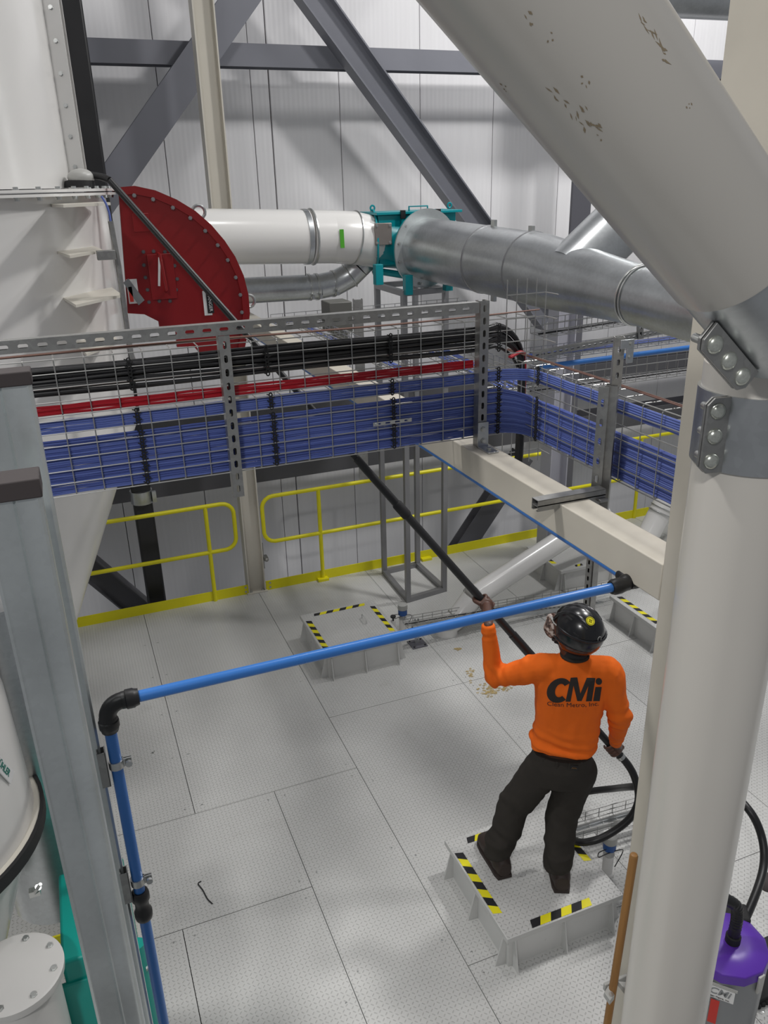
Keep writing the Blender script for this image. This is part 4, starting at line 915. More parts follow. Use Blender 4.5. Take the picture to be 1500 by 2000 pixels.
# label with green print (partly out of frame)
dl = ray(2, 1500); p = onY(2, 1500, 2.42)
d_ = ray(3, 1499); o_ = V((-cc.x, -cc.y, 0)); A_, B_, C_ = d_.x ** 2 + d_.y ** 2, 2 * (d_.x * o_.x + d_.y * o_.y), o_.x ** 2 + o_.y ** 2 - (rc * .985) ** 2
p = CAM + d_ * ((-B_ - math.sqrt(max(0, B_ * B_ - 4 * A_ * C_))) / (2 * A_))
az = math.atan2(p.y - cc.y, p.x - cc.x); nn = V((math.cos(az), math.sin(az), .05)); ps = V((cc.x, cc.y, p.z)) + V((nn.x, nn.y, 0)) * (rc * .985 + .004)
tg2 = Z.cross(V((nn.x, nn.y, 0))).normalized(); zz2 = Z
rt2 = (tg2 * .45 - Z * .9).normalized(); up2 = (tg2 * .9 + Z * .45).normalized()
MB().obb(ps, rt2 * .085, up2 * .022, nn * .002).build('maker_label', 'label', t, bev=.001)
text_obj('BÜHLER', .030, 'greentext', t, frame(ps + nn * .003, rt2, up2), ext=.0004, off=.0006)
# round inspection cover
t = thing('inspection_cover', 'flat round light grey cover with hex bolts at the bottom left corner', 'cover', onY(20, 1900, 2.3))
pc = onY(28, 1905, 2.25); 
MB().lathe(pc, Z, [(.155, -.02), (.158, 0), (.158, .01), (.150, .014)], 48).build('disc', 'lwhite', t)
for k in range(8):
    a = k * math.pi / 4 + .5; MB().hexbolt(pc + V((.13 * math.cos(a), .13 * math.sin(a), .014)), Z, .009, .009).build('bolt', 'bolt', t)
MB().tube([pc - Z * .02, pc - Z * 1.4], .13, 32).build('barrel', 'lwhite', t)
# galvanised duct, green machine, yellow board
q = onY(110, 1650, 3.05)
t = thing('galvanised_duct', 'galvanised vertical duct behind the dark rubber ring at lower left', 'duct', (q.x - .05, 3.05, .4))
zb2 = onY(110, 1808, 2.9).z
MB().lathe((q.x - .03, 3.1, zb2), Z, [(.19, 0), (.19, 1.5)], 40).build('duct_section', 'galv', t)
a, b = onZ(60, 1850, 0), onZ(190, 1818, 0)
tag(MB().box((-1.4, 3.80, 0), (-.15, 3.812, .12)).build('toe_board', 'yellow', smooth=False), 'short yellow kick plate seen between the white cover and the near post', 'toe board')
t = thing('green_machine', 'green painted machine housing behind the near galvanised posts at bottom left', 'machine', (-.3, 2.3, .0))
a = onY(112, 1842, 2.35); b = onY(262, 1822, 2.35)
MB().box((a.x, 2.32, 0), (b.x - .004, 2.75, b.z)).build('housing', 'teal2', t, bev=.012)
MB().box((a.x - .02, 2.31, 0), (a.x + .10, 2.33, b.z - .10)).build('door', 'teal2', t, bev=.006)
MB().tube([(b.x + .006, 2.30, b.z), (b.x + .006, 2.30, 0.2)], .026, 12).build('edge_tube', 'teal2', t)
p = onY(282, 1884, 2.3); MB().hexbolt((b.x + .02, 2.29, p.z), X, .012, .014).build('bolt', 'bolt', t)
# ================================================================== BACKPACK VACUUM
vb = V((2.375, 1.93, 0)); ztop = onY(1450, 1812, 1.93).z
t = thing('backpack_vacuum', 'grey backpack vacuum with a purple lid standing on the deck behind the big white pipe', 'vacuum cleaner', vb)
vr = (onY(1500, 1850, 1.93) - onY(1400, 1850, 1.93)).length * .47
sx = V((.86, -.5, 0)); sy = V((.5, .86, 0))
def oct_(r, k=1.0): return [V((0, 0, 0)) + sx * r * math.cos(a) + sy * r * k * math.sin(a) for a in [math.radians(q + 12) for q in range(0, 360, 30)]]
def loft(mb, levels, mi=0):
    n = len(levels[0][1]); vs = []
    for z, ring in levels: vs += [p + Z * z for p in ring]
    fs = [(i * n + j, i * n + (j + 1) % n, (i + 1) * n + (j + 1) % n, (i + 1) * n + j) for i in range(len(levels) - 1) for j in range(n)]
    fs += [tuple(reversed(range(n))), tuple(range((len(levels) - 1) * n, len(levels) * n))]
    return mb.add(vs, fs, mi)
vb0 = vb.copy()
def sh(ring): return [p + vb0 for p in ring]
hb = ztop - .05
loft(MB(), [(0.0, sh(oct_(vr * .92))), (.03, sh(oct_(vr))), (hb - .06, sh(oct_(vr * 1.05))), (hb - .05, sh(oct_(vr * 1.05)))]).build('canister', 'grey', t, bev=.004)
loft(MB(), [(hb - .05, sh(oct_(vr * 1.08))), (hb, sh(oct_(vr * 1.06))), (hb + .03, sh(oct_(vr * .8))), (hb + .035, sh(oct_(vr * .5)))]).build('lid', 'purple', t, bev=.004)
vwd = V((-vb.x, -vb.y, 0)).normalized()
for a in (-18, 60):
    d_ = Matrix.Rotation(math.radians(a), 3, 'Z') @ vwd; s_ = Z.cross(d_)
    MB().obb(vb + d_ * vr * 1.07 + Z * (hb - .065), s_ * .018, d_ * .006, Z * .05).build('latch', 'lgrey', t, bev=.003)
d_ = Matrix.Rotation(math.radians(-38), 3, 'Z') @ vwd; d_ = Matrix.Rotation(math.radians(-20), 3, 'Z') @ vwd; s_ = d_.cross(Z)
d2 = Matrix.Rotation(math.radians(12), 3, 'Z') @ vwd
def onv(u, v, y): return onY(u, v, y)
dl_ = Matrix.Rotation(math.radians(3), 3, 'Z') @ vwd
srt = -dl_.cross(Z)
if srt.x < 0: srt = -srt
pl_ = vb + dl_ * (vr * 1.045) + Z * (hb - .115) - srt * .0
MB().obb(pl_, srt * .062, dl_ * .0015, Z * .034).build('company_label', 'label', t)
text_obj('CMi', .052, 'grey', t, frame(pl_ + dl_ * .0025 + Z * .008, srt, Z), off=.0008, shear=.25)
text_obj('Clean Metro, Inc.', .013, 'print', t, frame(pl_ + dl_ * .0025 - Z * .024, srt, Z))
MB().obb(pl_ + Z * .045, srt * .07, dl_ * .002, Z * .007).build('band', 'lgrey', t)
MB().obb(pl_ - Z * .12 - srt * .01, srt * .018 + Z * .0, dl_ * .001, Z * .072).build('red_tape', 'redtape', t)
MB().obb(pl_ - Z * .27 - srt * .02, srt * .03, dl_ * .001, Z * .03).build('red_tape', 'redtape', t)
hp0 = vb + Z * (hb + .02) + vwd * .02 + V((.02, -.015, 0))
MB().lathe(hp0, Z, [(.033, 0), (.033, .05), (.028, .055)], 16).build('hose_cuff', 'matt', t)
rib = MB(); pth = smoothpath([hp0 + Z * .05, hp0 + Z * .16, hp0 + V((-.03, 0, .25)), hp0 + V((-.13, .03, .30)), hp0 + V((-.26, .06, .22))], 12)
rib.tube(pth, [.024 + (.003 if i % 2 else 0) for i in range(len(pth))], 14); rib.build('corrugated_hose', 'rubber', t)
MB().tube(smoothpath([vb + V((-.06, .08, hb + .01)), vb + V((-.09, .09, hb + .12)), vb + V((-.2, .1, hb + .16))], 5), .010, 8).build('harness_strap', 'matt', t)
MB().obb(vb + sy * vr * .95 + Z * (hb - .02), sx * vr * .8, sy * .05, Z * .04).build('harness_pad', 'matt', t, bev=.01)
# hoses at right
hr = [onY(u, v, y) for u, v, y in ((1250, 1545, 2.75), (1330, 1540, 2.9), (1420, 1548, 2.8), (1465, 1580, 2.6), (1490, 1640, 2.5), (1488, 1710, 2.4), (1455, 1790, 2.3), (1425, 1842, 2.2), (1405, 1850, 2.1))]
# ================================================================== VACUUM WAND AND HOSE
W0 = onY(214, 352, 4.55)            # bend near the head, resting on the flange
W1 = onY(1202, 1466, 3.13)          # at the right hand
wd = (W1 - W0).normalized()
def on_wand(u, v):                   # point of the wand axis seen near pixel (u, v)
    d = ray(u, v); w0 = W0 - CAM; a, b, c = wd.dot(wd), wd.dot(d), d.dot(d); e, f = wd.dot(w0), d.dot(w0)
    s = (b * f - c * e) / (a * c - b * b); return W0 + wd * s
t = thing('vacuum_wand', 'long black vacuum pole held up by the worker, its head on the white vessel', 'vacuum pole', W1)
MB().tube([W0, on_wand(690, 900)], .0165, 14).build('pole_section', 'rubber', t)
MB().tube([on_wand(690, 900), on_wand(1000, 1240)], .0225, 14).build('pole_section', 'rubber', t)
k0 = on_wand(780, 1000); MB().lathe(k0, wd, [(.024, -.05), (.029, -.04), (.029, .04), (.024, .05)], 14).build('sleeve', 'matt', t)
MB().tube([on_wand(1000, 1240), on_wand(1040, 1286), W1 + wd * .06], [.026, .026, .021], 14).build('pole_section', 'rubber', t)
HN = onY(178, 342, 4.62)
MB().tube(smoothpath([W0, onY(200, 346, 4.58), HN], 5), .017, 12).build('neck', 'rubber', t)
MB().sphere(HN + V((-.05, 0, -.01)), .05, 16, 10, ax=(V((.065, 0, 0)), V((0, .07, 0)), V((0, 0, .042)))).build('brush_head', 'lgrey', t)
MB().lathe(HN + V((-.06, 0, -.055)), Z, [(.075, 0), (.07, .03), (.05, .035)], 20).build('bristles', 'matt', t)
# hose: from the hand, looping down right, back behind the legs, on to the right behind the pipe
hs = [W1 + wd * .03, W1 + wd * .12] + [onY(u, v, y) for u, v, y in ((1240, 1520, 3.05), (1247, 1560, 3.02), (1232, 1596, 3.0), (1195, 1626, 3.02), (1155, 1643, 3.05), (1120, 1640, 3.15))]
hs += [onY(1085, 1600, 3.5), onY(1085, 1568, 3.7), onY(1140, 1548, 3.6), onY(1200, 1540, 3.4), onY(1245, 1536, 3.1), onY(1330, 1535, 2.9), onY(1420, 1548, 2.75), onY(1465, 1585, 2.6), onY(1489, 1640, 2.5), onY(1490, 1700, 2.4), onY(1462, 1780, 2.25), onY(1428, 1838, 2.15), onY(1408, 1846, 2.05)]
hs[0] = W1 + wd * .0
tag(MB().tube(smoothpath(hs, 8), .0225, 14).build('vacuum_hose', 'rubber'), 'thick black flexible hose looping from the worker\'s lower hand round behind the white pipe', 'hose')
p = on_wand(1212, 1478); MB().lathe(p, wd, [(.026, -.01), (.026, .012)], 14).build('hose_coupling', 'bolt', t)
# dark boot-like sack edge at far right
p = onY(1505, 1732, 2.6); tag(MB().sphere(p, .07, 16, 10, ax=(V((.10, 0, 0)), V((0, .08, 0)), V((0, 0, .08)))).build('dark_bag', 'cap'), 'dark bag just entering the right edge above the vacuum', 'bag')
pb = onZ(1500, 1968, 0); c = MB().box((pb.x - .05, pb.y + .02, .0), (pb.x + .5, pb.y + .3, .05))
for k in range(7): c.sphere((pb.x - .05 + .03 * k, pb.y + .02, .015), .018, 8, 5)
tag(c.build('floor_brush', 'matt', bev=.004), 'black brush head on the deck at the bottom right edge', 'brush')
# ================================================================== WORKER
def J(u, v, y): return onY(u, v, y)
HZ = .25
Lsh, Rsh = J(1050, 1306, 3.06), J(1184, 1312, 2.88)
Lel, Lwr = J(966, 1322, 3.22), J(954, 1222, 3.235)
Rel, Rwr = J(1211, 1398, 2.86), J(1203, 1448, 3.03)
NK = J(1122, 1285, 2.97)
HD = J(1116, 1226, 2.99)
right = (Rsh - Lsh); right.z = 0; right.normalize(); fwd = Z.cross(right).normalized()
PEL = J(1096, 1490, 3.02); WST = J(1103, 1440, 3.02); CHS = J(1112, 1370, 3.0)
hr_ = (J(1162, 1490, 2.93) - J(1032, 1478, 3.12)); hr_.z = 0; hr_.normalize(); hf = Z.cross(hr_)
Lhp, Rhp = PEL - hr_ * .095 - Z * .05, PEL + hr_ * .095 - Z * .05
Lkn, Lan = J(1020, 1592, 3.22), J(988, 1680, 3.09)
Rkn, Ran = J(1116, 1600, 3.08), J(1100, 1702, 2.92)
Lhl = onZ(985, 1712, HZ + .01); Lto = onZ(948, 1642, HZ + .02); Rhl = onZ(1097, 1740, HZ + .01)
Lan = V((Lhl.x - .0, Lhl.y + .07, HZ + .12)); Ran = V((Rhl.x + .01, Rhl.y + .07, HZ + .12))
Lkn = (Lhp + Lan) / 2 + V((-.01, .06, .0)); Rkn = (Rhp + Ran) / 2 + V((.0, .06, 0))
def ell(mb, c, a, b, c3, n=20, m=12): mb.sphere(c, 1, n, m, ax=(V(a), V(b), V(c3)))
def cap(mb, pts, rs, n=16):
    pts = smoothpath(pts, 4) if len(pts) > 2 else pts
    k = len(pts) - 1; rr = []
    for i in range(len(pts)):
        f = i / k * (len(rs) - 1); j = min(int(f), len(rs) - 2); rr.append(rs[j] + (rs[j + 1] - rs[j]) * (f - j))
    mb.tube(pts, rr, n); mb.sphere(pts[0], rr[0], n, 8); mb.sphere(pts[-1], rr[-1], n, 8)
def ringloft(mb, rings, n=28):
    vs = []
    for c, a, b in rings:
        c, a, b = V(c), V(a), V(b)
        for j in range(n):
            q = 2 * math.pi * j / n; cs_, sn = math.cos(q), math.sin(q)
            e = .8; vs.append(c + a * math.copysign(abs(cs_) ** e, cs_) + b * math.copysign(abs(sn) ** e, sn))
    k = len(rings); fs = [(i * n + j, i * n + (j + 1) % n, (i + 1) * n + (j + 1) % n, (i + 1) * n + j) for i in range(k - 1) for j in range(n)]
    fs += [tuple(reversed(range(n))), tuple(range((k - 1) * n, k * n))]; mb.add(vs, fs)
per = thing('person', 'person in orange jersey and black helmet, back turned, holding a long pole overhead', 'person', ((Lhl.x + Rhl.x) / 2, 3.0, HZ))
hdir = (J(1070, 1195, 3.1) - HD); 
look = (right * -.86 + fwd * .55 + Z * .38).normalized()      # face points up left
hup = (Z - look * Z.dot(look)).normalized(); hrt = look.cross(hup)
# --- body (one continuous surface)
b = MB()
HDc = HD
ell(b, HDc, look * .098, hrt * .078, hup * .112)
ell(b, HDc + look * .045 - hup * .055, look * .062, hrt * .058, hup * .068)                         # jaw
ell(b, HDc + look * .108 - hup * .018, look * .022, hrt * .013, hup * .028, 10, 8)                     # nose
ell(b, HDc + look * .095 - hup * .065, look * .018, hrt * .026, hup * .014, 10, 8)                     # lips
for s_ in (-1, 1):
    ell(b, HDc + look * .088 + hrt * .032 * s_ + hup * .018, look * .016, hrt * .017, hup * .010, 10, 8)  # brow / eye
    ell(b, HDc - look * .006 + hrt * .080 * s_ - hup * .015, look * .020, hrt * .010, hup * .033, 12, 8)  # ear
cap(b, [HDc - hup * .07 - look * .01, NK, NK - Z * .08], [.058, .062, .09])
ringloft(b, [(PEL - Z * .06, right * .13, fwd * .09), (WST, right * .12, fwd * .08), (CHS, right * .15, fwd * .10), ((Lsh + Rsh) / 2 - Z * .02, right * .15, fwd * .085), (NK - Z * .02, right * .06, fwd * .05)])
cap(b, [Lsh, Lel], [.045, .038]); cap(b, [Lel, Lwr], [.038, .026]); cap(b, [Rsh, Rel], [.045, .038]); cap(b, [Rel, Rwr], [.038, .026])
for h_, k_, a_ in ((Lhp, Lkn, Lan), (Rhp, Rkn, Ran)): cap(b, [h_, k_], [.07, .05]); cap(b, [k_, a_], [.048, .035])
# hands closed round the pole
def hand(wr, grip, pdir, back, thumbdir, fr=.0088):
    # grip: point on the pole axis under the palm; pdir: along the pole towards the index finger; back: from pole axis to the palm
    pdir = V(pdir).normalized(); back = (V(back) - pdir * V(back).dot(pdir)).normalized(); lat = pdir.cross(back).normalized()
    if lat.dot(V(thumbdir)) > 0: lat = -lat
    R1 = .0245 + fr                            # curl radius
    palm = grip + back * (R1 + .006)
    ell(b, palm, pdir * .043, back * .016, lat * .040, 16, 10)
    cap(b, [wr, (wr + palm) / 2, palm], [.027, .028, .026], 12)
    for i, (o_, L_) in enumerate(((.033, 1.0), (.012, 1.08), (-.010, 1.0), (-.031, .84))):
        base = grip + pdir * o_
        pts = []
        for q in range(7):
            an = math.radians(-5 + 205 * L_ * q / 6)
            pts.append(base + (back * math.cos(an) + lat * math.sin(an)) * (R1 + .002))
        pts[0] = pts[0] + back * .004
        cap(b, pts, [fr * 1.08, fr, fr * .86], 10)
    tp = [palm + pdir * .035 - lat * .022, grip + pdir * .058 - lat * R1 * 1.0 + back * .008, grip + pdir * .060 - lat * R1 * .55 - back * R1 * .85, grip + pdir * .052 + lat * R1 * .25 - back * R1 * 1.02]
    cap(b, tp, [.013, .011, .009], 10)
gL = on_wand(944, 1182); gR = on_wand(1196, 1460)
hand(Lwr, gL, -wd, (V((0, 0, 0)) + right * .55 - fwd * .8 - Z * .2), V((-1, .3, 0)))
hand(Rwr, gR, wd, (right * .9 - fwd * .35 + Z * .4), V((0, 1, .3)))
body = b.build('body', 'skin', per); remesh(body, .0042, 3, .5)
# eyes
for s_ in (-1, 1):
    ec = HDc + look * .093 + hrt * .031 * s_ + hup * .006
    MB().sphere(ec, .011, 12, 8).build('eye', 'label', per); MB().sphere(ec + look * .007, .0055, 10, 6).build('iris', 'matt', per)
# --- jersey
b = MB(); S = 1.0
mid = (Lsh + Rsh) / 2; hem = J(1098, 1466, 3.02) + Z * .050
ringloft(b, [(hem - Z * .012, hr_ * .176, hf * .118), (hem + Z * .02, hr_ * .182, hf * .125), (WST + Z * .0, hr_ * .174, hf * .116), ((WST + CHS) / 2, (right + hr_).normalized() * .172, fwd * .116), (CHS, right * .182, fwd * .122), (CHS.lerp(mid, .6), right * .186, fwd * .120), (mid + Z * .0 , right * .168, fwd * .100), (mid + Z * .045, right * .115, fwd * .078), (NK + Z * .012, right * .066, fwd * .066)], 40)
cap(b, [mid - right * .10 + Z * .01, Lsh - right * .012, Lsh.lerp(Lel, .5)], [.075, .078, .064])
cap(b, [mid + right * .10 + Z * .01, Rsh + right * .012, Rsh.lerp(Rel, .5)], [.075, .078, .066])
cap(b, [Lsh, Lel], [.076, .058]); cap(b, [Lel, Lwr - (Lwr - Lel) * .06], [.058, .044, .037]); b.tube([Lwr - (Lwr - Lel) * .10, Lwr + (Lwr - Lel) * .015], .036, 16)
cap(b, [Rsh, Rel], [.076, .060]); cap(b, [Rel, Rwr - (Rwr - Rel) * .08], [.060, .047, .040]); b.tube([Rwr - (Rwr - Rel) * .12, Rwr + (Rwr - Rel) * .04], .038, 16)
je = b.build('jersey', 'orange', per); remesh(je, .0065, 6, .6)
# cloth folds pressed into the surface
def folds(o, fn):
    me = o.data; me.update()
    cn = [(v_.co.copy(), v_.normal.copy()) for v_ in me.vertices]; flat = []
    for c_, n_ in cn: flat += list(c_ + n_ * fn(c_))
    me.vertices.foreach_set('co', flat); me.update()
inv = je.matrix_parent_inverse
Wm = parent_world(je)
def jf(co):
    p = Wm @ co; d = 0
    h_ = p.z - hem.z
    if (p - WST).xy.length < .25:
        # gathered folds above the hem
        k = max(0, 1 - max(0, h_) / .17); sx_ = (p - WST).dot(hr_)
        d += .0065 * k * math.sin(h_ * 105 + sx_ * 9 + 2.4 * noise.noise(p * 7)) 
        d += .004 * k * noise.noise(p * 18)
    # creases from the left shoulder to the back and at the elbows
    for c_, rr, fr_, ax_ in ((Lel, .13, 95, (Lel - Lsh).normalized()), (Rel, .13, 85, Z), (Lsh, .12, 70, right), (Rsh, .1, 60, right), (Lwr - Z * .05, .05, 120, Z), (Rwr - (Rwr - Rel) * .2, .06, 120, (Rwr - Rel).normalized())):
        q = (p - c_).length / rr
        if q < 1: d += .0075 * (1 - q * q) * math.sin((p - c_).dot(ax_) * fr_ + 3 * noise.noise(p * 9))
    d += .0065 * noise.noise(p * 7) + .0045 * noise.noise(V((p.x * 26, p.y * 26, p.z * 9)))
    return d
folds(je, jf)
sm = je.modifiers.new('s', 'SMOOTH'); sm.iterations = 1; sm.factor = .4; evaluated(je)
# collar
MB().tube([NK + Z * .020 + right * .067 * math.cos(a) + fwd * .066 * math.sin(a) for a in [k * math.pi / 12 for k in range(24)]], .009, 8, closed=True).build('collar', 'trouser', per)
b = MB(); ringloft(b, [(NK - Z * .02, right * .064, fwd * .064), (NK + Z * .03, right * .062, fwd * .062), (NK + Z * .055 + look * .01, right * .058, fwd * .058)]); b.build('neck_gaiter', 'matt', per)
# --- printed back: letters draped on the jersey
JB = BVHTree.FromPolygons([Wm @ v_.co for v_ in je.data.vertices], [tuple(p.vertices) for p in je.data.polygons])
def drape(bm, lift=.0025, step=1.6):      # bm verts hold measured print coordinates; each is laid on the cloth
    bmesh.ops.triangulate(bm, faces=bm.faces)
    for _ in range(6):
        es = [e for e in bm.edges if e.calc_length() > step * 2]
        if not es: break
        bmesh.ops.subdivide_edges(bm, edges=es, cuts=1); bmesh.ops.triangulate(bm, faces=[f for f in bm.faces if len(f.verts) > 3])
    for v_ in bm.verts:
        d = ray(v_.co.x, v_.co.y).normalized(); loc, n_, i_, d_ = JB.ray_cast(CAM, d)
        if loc is None: loc, n_ = CAM + d * 4.1, -d
        v_.co = loc + n_ * lift
    me = bpy.data.meshes.new('back_print'); bm.to_mesh(me); bm.free(); me.materials.append(M['print'])
    n_ = bpy.data.objects.new('back_print', me); COL.objects.link(n_); n_.parent = per; n_.matrix_parent_inverse = parent_world(per).inverted(); return n_
def glyph(outline):
    bm = bmesh.new(); bm.faces.new([bm.verts.new((1040 + x / 7.5, 1160 + y / 7.5, 0)) for x, y in outline]); return drape(bm)
# C: a heavy slanted ring open to the right
def el(cx, cy, rx, ry, a0, a1, n, sl): return [(cx + rx * math.cos(math.radians(a0 + (a1 - a0) * k / n)) - sl * ry * math.sin(math.radians(a0 + (a1 - a0) * k / n)), cy + ry * math.sin(math.radians(a0 + (a1 - a0) * k / n))) for k in range(n + 1)]
co_ = el(395, 1412, 180, 180, 48, 322, 28, .18); ci_ = el(405, 1412, 72, 98, 318, 52, 20, .18)
bm = bmesh.new(); ov = [bm.verts.new((1040 + x / 7.5, 1160 + y / 7.5, 0)) for x, y in co_]; iv = [bm.verts.new((1040 + x / 7.5, 1160 + y / 7.5, 0)) for x, y in el(405, 1412, 72, 98, 52, 318, 28, .18)]
for k in range(28): bm.faces.new((ov[k], ov[k + 1], iv[k + 1], iv[k]))
drape(bm)
glyph([(560, 1226), (622, 1222), (558, 1575), (485, 1575)])
glyph([(572, 1226), (655, 1220), (722, 1566), (655, 1566)])
glyph([(655, 1566), (718, 1566), (868, 1228), (795, 1228)])
glyph([(835, 1228), (920, 1230), (866, 1568), (780, 1570)])
glyph([(920, 1360), (1010, 1360), (980, 1566), (885, 1566)])
glyph([(970 + 48 * math.cos(k * math.pi / 8), 1278 + 50 * math.sin(k * math.pi / 8)) for k in range(16)])
cu = bpy.data.curves.new('txt', 'FONT'); cu.body = 'Clean Metro, Inc.'; cu.size = 11.5; cu.align_x = 'CENTER'; cu.align_y = 'CENTER'; cu.resolution_u = 3
o = bpy.data.objects.new('txt', cu); COL.objects.link(o); dg = bpy.context.evaluated_depsgraph_get(); me = bpy.data.meshes.new_from_object(o.evaluated_get(dg)); bpy.data.objects.remove(o)
bm = bmesh.new(); bm.from_mesh(me); xs_ = [v_.co.x for v_ in bm.verts]; k_ = 100 / (max(xs_) - min(xs_))
for v_ in bm.verts: v_.co.x *= k_; v_.co.y = 1377 - v_.co.y - .0012 * v_.co.x ** 2 ; v_.co.x += 1119
drape(bm, .0025, 1.2)
# --- trousers
b = MB()
ringloft(b, [(PEL + Z * .075, hr_ * .158, hf * .105), (PEL + Z * .02, hr_ * .170, hf * .122), (PEL - Z * .04, hr_ * .176, hf * .126), (PEL - Z * .10, hr_ * .165, hf * .115)], 32)
for h_, k_, a_ in ((Lhp, Lkn, Lan), (Rhp, Rkn, Ran)):
    cap(b, [h_ + Z * .01, h_.lerp(k_, .5), k_], [.106, .100, .092], 20); cap(b, [k_, k_.lerp(a_, .5), a_ + Z * .05], [.092, .086, .082], 20)
    b.tube([a_ + Z * .12, a_ + Z * .05, a_ + Z * .005 - hf * .006], [.080, .085, .083], 20)
tro = b.build('trousers', 'trouser', per); remesh(tro, .0075, 5, .6)
Wt = parent_world(tro)
def tf(co):
    p = Wt @ co; d = 0
    for c_, rr, fr_, am in ((Lan + Z * .06, .20, 75, .008), (Ran + Z * .06, .20, 75, .008), (Lkn, .16, 60, .006), (Rkn, .16, 60, .006), (PEL - Z * .12, .16, 55, .005)):
        q = (p - c_).length / rr
        if q < 1: d += am * .7 * (1 - q * q) * math.sin((p - c_).z * fr_ * .75 + (p - c_).x * 38 + 6 * noise.noise(p * 6))
    return d + .009 * noise.noise(p * 7) + .004 * noise.noise(p * 20)
folds(tro, tf)
# waistband, belt loops, label, pocket
ws = MB(); wc = PEL + Z * .066
ws.lathe(wc, Z, [(1, 0), (1, 0)], 4) if False else None
ringloft(ws, [(wc - Z * .022, hr_ * .163, hf * .113), (wc + Z * .02, hr_ * .157, hf * .107)], 40); ws.build('waistband', 'trouser', per)
bk = -hf
for x_ in (-.10, -.03, .035, .10):
    p = wc + hr_ * x_ + bk * (.112 * math.sqrt(max(.1, 1 - (x_ / .165) ** 2))); MB().obb(p, hr_ * .006, bk * .004, Z * .026).build('belt_loop', 'trouser', per, bev=.001)
p = wc + hr_ * .062 + bk * .107 - Z * .004; MB().obb(p, hr_ * .021, bk * .003, Z * .015).build('waist_label', 'matt', per, bev=.001)
MB().tube([p + bk * .004 + hr_ * (-.012 + .024 * i / 6) + Z * (.004 if i % 2 else -.004) for i in range(7)], .0014, 5).build('waist_emblem', 'tapey' if False else 'wood', per)
# --- boots
def boot(hl, dr, an):
    dr = V(dr).normalized(); sd_ = dr.cross(Z)
    b = MB(); z0 = Z * .0
    o_ = V((hl.x, hl.y, HZ + .006))
    prof = [(-.01, .040, .10), (.03, .050, .125), (.10, .052, .12), (.16, .056, .095), (.22, .060, .080), (.275, .056, .068), (.31, .038, .048)]
    ringloft(b, [(o_ + dr * (x_ - .0) + Z * (h_ / 2 + .008), sd_ * w_, Z * (h_ / 2)) for x_, w_, h_ in prof], 20)
    cap(b, [o_ + dr * .055 + Z * .06, an + Z * .06], [.056, .058], 16)
    bo = b.build('boot', 'boot', per); remesh(bo, .006, 4, .5)
    s = MB(); n = len(prof); L_, R__ = [], []
    for x_, w_, h_ in prof: L_.append(o_ + dr * x_ - sd_ * (w_ + .002)); R__.append(o_ + dr * x_ + sd_ * (w_ + .002))
    s.prism([p - Z * .004 for p in L_ + R__[::-1]], Z * .022); s.build('sole', 'sole', per, smooth=False)
ld = V((Lto.x - Lhl.x, Lto.y - Lhl.y, 0))
boot(Lhl, ld, Lan); boot(Rhl, V((.42, .9, 0)), Ran)
# --- helmet
HC = HDc + hup * .016 - look * .034
b = MB()
ell(b, HC, look * .126, hrt * .108, hup * .120, 32, 20)
hel0 = b.build('helmet', 'helmet', per)
bm = bmesh.new(); bm.from_mesh(hel0.data); Wh = parent_world(hel0); Whi = Wh.inverted()
# cut below the brim
pn_co = Whi @ (HC - hup * .040 + look * .04); pn_no = (hup + look * -.05)
geom = bm.verts[:] + bm.edges[:] + bm.faces[:]
tilt = (hup * 1.0 + look * .42).normalized()
bmesh.ops.bisect_plane(bm, geom=geom, plane_co=Whi @ (HC + look * .052 - hup * .020), plane_no=-(hup * .55 - look * .85).normalized(), clear_outer=True)
bmesh.ops.holes_fill(bm, edges=[e for e in bm.edges if e.is_boundary]) if False else None
bm.to_mesh(hel0.data); bm.free()
sd_m = hel0.modifiers.new('sol', 'SOLIDIFY'); sd_m.thickness = .012; sd_m.offset = 1; evaluated(hel0)
hel0.data.polygons.foreach_set('use_smooth', [True] * len(hel0.data.polygons))
# raised ridges and vents of the shell
for s_ in (-1, 0, 1):
    pts = []
    for q in range(9):
        a = math.radians(-10 + 150 * q / 8); pts.append(HC + (look * .130 * math.cos(a) * (1 - .1 * abs(s_)) + hup * .125 * math.sin(a) * (1 - .12 * abs(s_))) + hrt * .055 * s_ * (1.0 if s_ else 0) + hrt * .0)
    MB().tube(pts, [.004, .009, .011, .012, .012, .011, .010, .008, .004], 10).build('shell_ridge', 'helmet', per)
def onhel(a_, b_, k=1.0):      # a_ azimuth round hup from look, b_ elevation
    ca, sa, cb, sb = math.cos(math.radians(a_)), math.sin(math.radians(a_)), math.cos(math.radians(b_)), math.sin(math.radians(b_))
    n_ = (look * ca * cb / .148 + hrt * sa * cb / .124 + hup * sb / .132).normalized()
    return HC + look * .150 * ca * cb * k + hrt * .126 * sa * cb * k + hup * .134 * sb * k, n_
def onhelray(u, v):
    d = ray(u, v); T = [(look, .138), (hrt, .120), (hup, .132)]; o_ = [(CAM - HC).dot(x) / r for x, r in T]; q = [d.dot(x) / r for x, r in T]
    A = sum(k * k for k in q); B = 2 * sum(i * j for i, j in zip(o_, q)); C_ = sum(k * k for k in o_) - 1; D_ = B * B - 4 * A * C_
    if D_ < 0: return None
    t_ = (-B - math.sqrt(D_)) / (2 * A); P = CAM + d * t_; n_ = sum((x * ((P - HC).dot(x) / r ** 2) for x, r in T), V((0, 0, 0))).normalized(); return P, n_
h_ = onhelray(1153, 1213)
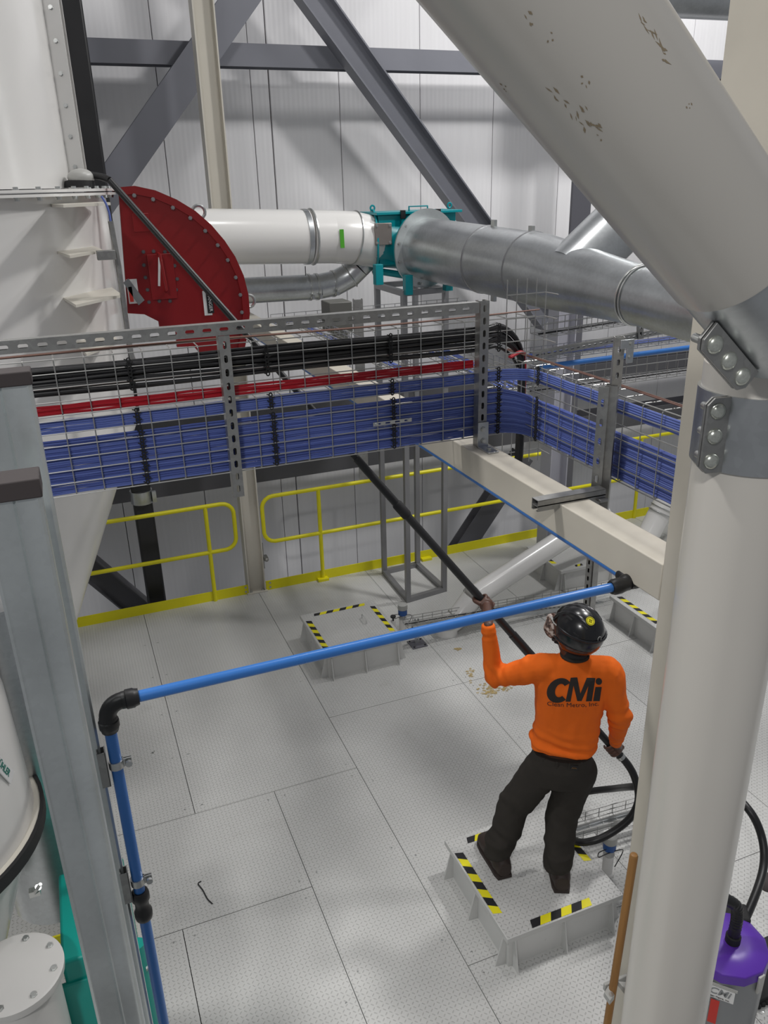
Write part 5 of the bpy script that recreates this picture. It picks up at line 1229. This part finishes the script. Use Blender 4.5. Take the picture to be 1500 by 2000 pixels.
if h_:
    P, n_ = h_; st_ = MB().lathe(P - n_ * .004, n_, [(.0225, 0), (.0225, .006)], 24).build('round_sticker', 'tapey', per)
    e1 = n_.orthogonal().normalized(); e2 = n_.cross(e1)
    MB().tube([P + n_ * .0025 + (e1 * math.cos(a) + e2 * math.sin(a)) * .0185 for a in [k * math.pi / 10 for k in range(20)]], .0009, 4, closed=True).build('sticker_mark', 'print', per)
    MB().tube([P + n_ * .0028 + (e1 * math.cos(a) + e2 * math.sin(a)) * (.010 if k % 2 else .004) for k, a in enumerate([k * math.pi / 4 for k in range(8)])], .0012, 4, closed=True).build('sticker_mark', 'print', per)
h_ = onhelray(1171, 1248)
if h_:
    P, n_ = h_; e1 = n_.orthogonal().normalized(); e2 = n_.cross(e1); MB().tube([P + (e1 * math.cos(a) + e2 * math.sin(a)) * .012 for a in [k * math.pi / 8 for k in range(16)]], .0015, 5, closed=True).build('round_emblem', 'lgrey', per)
for (u, v) in ((1142, 1225), (1125, 1240), (1112, 1208)):
    h_ = onhelray(u, v)
    if h_: P, n_ = h_; e1 = look; MB().obb(P - n_ * .004, (look - n_ * look.dot(n_)).normalized() * .017, (n_.cross(look)).normalized() * .0055, n_ * .005).build('vent_slot', 'matt', per, bev=.002)
# brim roll along the cut edge and a raised band round the back
for el_, sc_ in ((-.30, 1.0), (.22, 1.015)):
    pts = []
    for q in range(21):
        a = math.radians(58 + 244 * q / 20); k_ = math.sqrt(1 - el_ ** 2)
        pts.append(HC + (look * .138 * math.cos(a) * k_ + hrt * .120 * math.sin(a) * k_ + hup * .132 * (el_ - .12 * math.cos(a))) * sc_ * .985)
    MB().tube(pts, [.003] + [.0065] * 19 + [.003], 8).build('shell_ridge', 'helmet', per)
# chin straps and mask
for s_ in (-1, 1):
    MB().tube(smoothpath([HC + hrt * .10 * s_ - hup * .03 + look * .01, HDc + hrt * .082 * s_ - hup * .07 + look * .03, HDc - hup * .118 + look * .055], 5), .006, 6).build('chin_strap', 'matt', per)
    MB().tube(smoothpath([HC + hrt * .10 * s_ - hup * .035 - look * .06, HDc + hrt * .080 * s_ - hup * .075 + look * .02], 5), .006, 6).build('chin_strap', 'matt', per)
b = MB(); ell(b, HDc + look * .066 - hup * .058, look * .068, hrt * .066, hup * .062, 24, 14); ell(b, HDc + look * .108 - hup * .030, look * .032, hrt * .025, hup * .032, 14, 10)
mk = b.build('face_mask', 'camo', per); remesh(mk, .006, 4, .5); folds(mk, lambda co: .004 * noise.noise((Wh @ co) * 30))
gl = MB(); 
for s_ in (-1, 1): gl.tube([HDc + hrt * .079 * s_ + look * .0 + hup * .012, HDc + hrt * .072 * s_ + look * .07 + hup * .014, HDc + hrt * .045 * s_ + look * .108 + hup * .012], .0035, 6)
gl.build('safety_glasses', 'lgrey', per)
